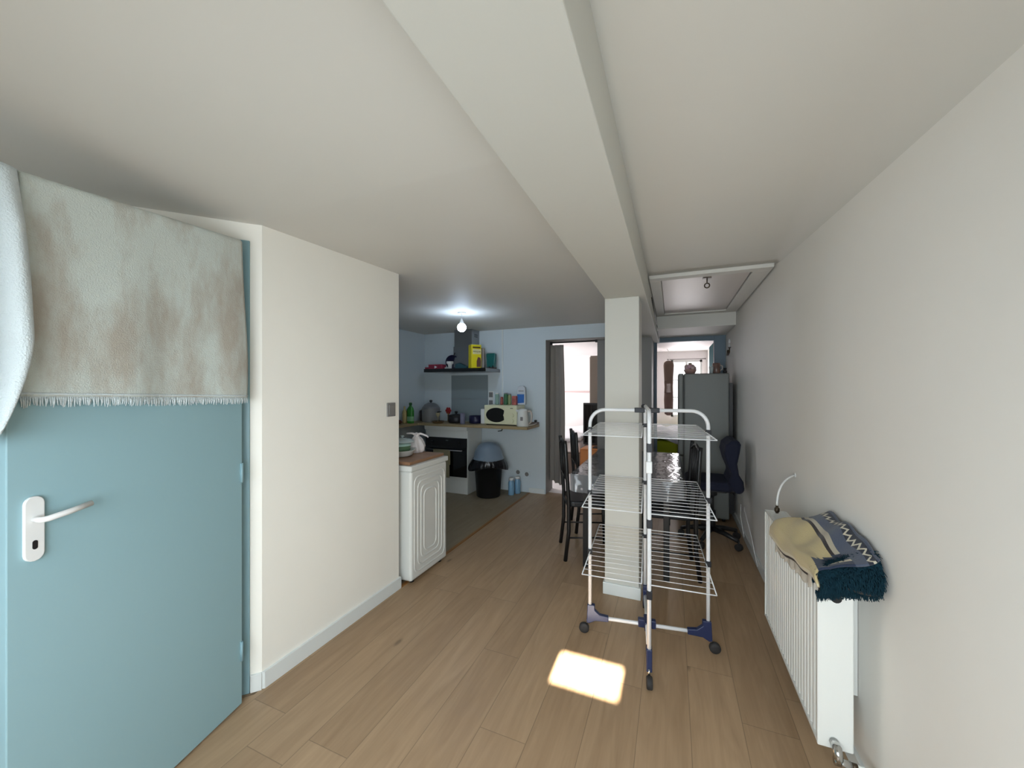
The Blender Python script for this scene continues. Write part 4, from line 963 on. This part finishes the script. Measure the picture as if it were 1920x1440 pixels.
pan('saucepan','navy blue open saucepan left of the microwave',-2.62,4.88,0.105,0.115,mat('navy_pan',rgb(24,26,58),0.35),-0.3) if False else None
sp_=thing('saucepan','navy blue pan between the grey cup and the white box','pan',(-2.64,4.96,cz))
MB().lathe([(0.085,0),(0.095,0.012),(0.098,0.11),(0.094,0.11),(0.09,0.015),(0.01,0.008)],seg=28).build('pan_body',mat('navy_pan',rgb(24,26,58),0.35),sp_)
MB().tube([(0,0.095,0.09),(0,0.15,0.10),(0,0.2,0.105)],0.011,8).build('handle',M_blackp,sp_)
tag(MB().lathe([(0.03,0),(0.036,0.01),(0.036,0.15),(0.031,0.155),(0.03,0.02)],seg=18,cap=False).build('tall_cup',mat('grey_lilac',rgb(120,120,142),0.4),loc=(-2.755,4.78,cz)),'grey-lilac tall cup between the black and the navy pan','cup')
# stock pot
stp=thing('stock_pot','large shiny steel stock pot with a domed lid on the worktop','pot',(-3.40,4.94,cz))
MB().lathe([(0.125,0),(0.135,0.01),(0.137,0.19),(0.142,0.195)],seg=36).build('pot_body',mat('shiny_steel',rgb(176,178,182),0.25,metal=0.35),stp)
ld=MB().lathe([(0.142,0.195),(0.135,0.215),(0.10,0.26),(0.05,0.285),(0.01,0.29)],seg=36).build('lid',mat('dull_steel',rgb(128,130,134),0.35,metal=0.3),stp)
MB().lathe([(0.01,0.288),(0.014,0.30),(0.024,0.31),(0.022,0.325),(0.008,0.33)],seg=16).build('knob',M_blackp,ld)
for sx in(-1,1): MB().tube([(sx*0.135,-0.03,0.15),(sx*0.16,-0.028,0.155),(sx*0.162,0.028,0.155),(sx*0.135,0.03,0.15)],0.008,8).build('side_handle',M_blackp,stp)
o=thing('pressure_pot','dark brown pot half hidden left of the steel stock pot','pot',(-3.585,5.08,cz))
MB().lathe([(0.09,0),(0.1,0.02),(0.105,0.15),(0.08,0.175),(0.01,0.18)],seg=28).build('pot_body',mat('brown_pot',rgb(62,48,46),0.35),o)
# dish soap
def bottle(name,label,x,y,z,r_1,h,m,capm,cat='bottle'):
    o=thing(name,label,cat,(x,y,z))
    MB().lathe([(r_1*0.95,0),(r_1,0.01),(r_1,h*0.6),(r_1*0.85,h*0.72),(r_1*0.35,h*0.84),(r_1*0.33,h*0.9)],seg=18,sy=0.75).build('bottle_body',m,o)
    MB().lathe([(r_1*0.4,h*0.88),(r_1*0.42,h*0.97),(r_1*0.3,h)],seg=14).build('cap',capm,o); return o
sb=bottle('dish_soap_bottle','green dish soap bottle on the left of the worktop',-3.52,4.60,cz,0.055,0.3,mat('green_soap',rgb(46,128,42),0.2),mat('dark_green_cap',rgb(30,80,40),0.4))
MB().lathe([(0.056,0.03),(0.056,0.10)],seg=18,sy=0.75,cap=False).build('label_band',mat('light_green_label',rgb(130,180,130),0.5),sb)
bottle('cream_bottle','tall cream-yellow bottle left of the green dish soap',-3.61,4.58,cz,0.036,0.245,mat('cream_bottle',rgb(186,166,112),0.4),mat('cream_cap',rgb(190,172,120),0.5))
tag(MB().lathe([(0.02,0),(0.03,0.02),(0.028,0.15),(0.02,0.17),(0.02,0.2)],seg=14).build('brown_bottle',mat('brown_glass',rgb(84,52,40),0.2),loc=(-3.655,4.72,cz)),'narrow brown bottle against the left kitchen wall','bottle')
tag(MB().ball((0,0,0.03),0.07,0.045,0.03,seg=14).build('bread_roll',mat('red_brown',rgb(96,52,38),0.8,bump=0.4,bscale=30),loc=(-3.60,4.42,cz)),'red-brown sponge lying at the left end of the worktop','sponge')
# paper towel / utensils pile
rg=thing('red_strainer','red plastic flower-shaped strainer standing between steel pot and black pan','strainer',(-3.185,5.09,cz))
MB().lathe([(0.012,0),(0.012,0.14)],seg=10).build('stem',mat('gold_stem',rgb(160,130,80),0.35,metal=0.5),rg)
b=MB()
for i in range(6):
    a_=i*PI/3; b.ball((0.032*math.cos(a_),0.0,0.165+0.032*math.sin(a_)),0.022,0.012,0.022,seg=10,rings=6)
b.ball((0,0,0.165),0.025,0.014,0.025,seg=10,rings=6); b.build('strainer_head',mat('red_plastic',rgb(150,22,28),0.4),rg)
gs=thing('glass_tray','gold-rimmed glass tray with a stemmed glass before the steel pot','glass tray',(-3.165,4.775,cz))
MB().lathe([(0.07,0),(0.09,0.02),(0.088,0.03),(0.066,0.008)],seg=24).build('tray',mat('amber_glass',rgb(110,86,56),0.15),gs)
MB().lathe([(0.02,0.01),(0.004,0.02),(0.004,0.08),(0.03,0.12),(0.032,0.15)],seg=16).build('goblet',glassy('goblet_glass',rgb(190,176,140),0.1,0.3),gs)
tag(MB().lathe([(0.045,0),(0.05,0.02),(0.055,0.09),(0.05,0.1)],seg=18).build('spice_bowl',mat('olive_bowl',rgb(128,112,72),0.4),loc=(-2.99,4.93,cz)),'olive-brown bowl beside the stemmed glass','bowl') if False else None
# hanging dark utensil in front of oven cabinet left
tag(MB().tube([(0,0,0),(0.01,0,0.05),(0.03,0,0.1)],0.02,8,r2=0.012).ball((0.045,0,0.105),0.03,0.012,0.02).build('pan_handle',M_blackp,loc=(-2.30,2.86,0.931)),'black handled utensil standing behind the glass lid','utensil')

# ------------------------------------------------------------------ bin, bottles
bn=thing('trash_bin','black round bin with a blue-grey domed lid and black bag','bin',(-2.37,4.83,0))
MB().lathe([(0.155,0),(0.165,0.01),(0.20,0.50),(0.205,0.50)],seg=36).build('bin_body',M_blackp,bn)
def skb(u,v):
    a_=u*2*PI; fl=0.5+0.5*math.sin(a_*2+0.4)
    r_2=0.212+0.05*math.sin(v*PI*0.6)*(0.3+fl)+0.006*math.sin(a_*23)*v
    return (r_2*math.cos(a_),r_2*math.sin(a_),0.53-v*(0.10+0.07*fl))
MB().grid(skb,90,10).build('bag_skirt',mat('black_bag',rgb(16,17,22),0.25,bump=0.5,bscale=25),bn)
MB().lathe([(0.205,0.50),(0.218,0.51),(0.218,0.535),(0.205,0.545),(0.19,0.62),(0.155,0.69),(0.1,0.735),(0.03,0.75),(0.001,0.752)],seg=40).build('dome_lid',mat('blue_grey_plastic',rgb(120,136,152),0.3),bn)
MB().lathe([(0.2075,0.545),(0.193,0.62),(0.158,0.692),(0.125,0.722)],seg=12).build('x',M_navy,bn) if False else None
g='pale blue plastic bottles on the kitchen floor'
for x,y,l in((-2.09,4.99,'pale blue bottle with white cap on the floor, left and nearer one of the pair'),(-2.04,5.10,'pale blue bottle on the floor, right one of the pair nearer the wall')):
    o=thing('water_bottle',l,'bottle',(x,y,0),group=g)
    MB().lathe([(0.04,0),(0.043,0.01),(0.043,0.17),(0.03,0.205),(0.03,0.21)],seg=18).build('bottle_body',mat('pale_blue_bottle',rgb(124,166,196),0.25),o)
    MB().lathe([(0.034,0.205),(0.034,0.235),(0.03,0.238)],seg=16).build('cap',M_whitep,o)

# ------------------------------------------------------------------ lights
def area(name,loc,rot,sx,sy,power,col,spread=None):
    l=bpy.data.lights.new(name,'AREA'); l.shape='RECTANGLE'; l.size=sx; l.size_y=sy; l.energy=power; l.color=col
    if spread: l.spread=math.radians(spread)
    o=bpy.data.objects.new(name,l); COL.objects.link(o); o.location=loc; o.rotation_euler=rot; return o
# lamp added inside the covered rear window, standing in for its daylight
area('daylight_rear',((WX0+WX1)/2,YREAR+0.06,1.2),(PI/2-0.40,0,0.15),1.8,1.0,58,(0.83,0.93,1.0),155)
area('daylight_bedroom',(-3.95,7.45,1.35),(PI/2,0,-PI/2),2.8,1.6,85,(1.0,0.96,0.97))
area('daylight_far',(0.27,8.95,1.5),(-PI/2,0,0),0.55,1.15,30,(1.0,0.95,0.97))
S.world=bpy.data.worlds.new('World'); S.world.use_nodes=True
bg=S.world.node_tree.nodes['Background']; bg.inputs[0].default_value=(0.95,0.97,1.0,1); bg.inputs[1].default_value=1.6
# sun
sun=bpy.data.lights.new('sun','SUN'); sun.energy=110.0; sun.color=(1.0,0.93,0.8); sun.angle=math.radians(0.8)
so_=bpy.data.objects.new('sun',sun); COL.objects.link(so_)
so_.rotation_euler=(PI/2-math.atan2(2.0,2.84),0,0)

# ------------------------------------------------------------------ camera
cam=bpy.data.cameras.new('camera'); cam.sensor_width=36; cam.lens=13.5; cam.shift_y=8/1920; cam.clip_start=0.05
co=bpy.data.objects.new('camera',cam); COL.objects.link(co); co.location=(0,0,1.5); co.rotation_euler=(PI/2,0,math.atan(300/720))
S.camera=co
S.view_settings.view_transform='Standard'; S.view_settings.look='None'; S.view_settings.gamma=1; S.view_settings.exposure=0.0
try: S.view_settings.use_curve_mapping=False
except Exception: pass
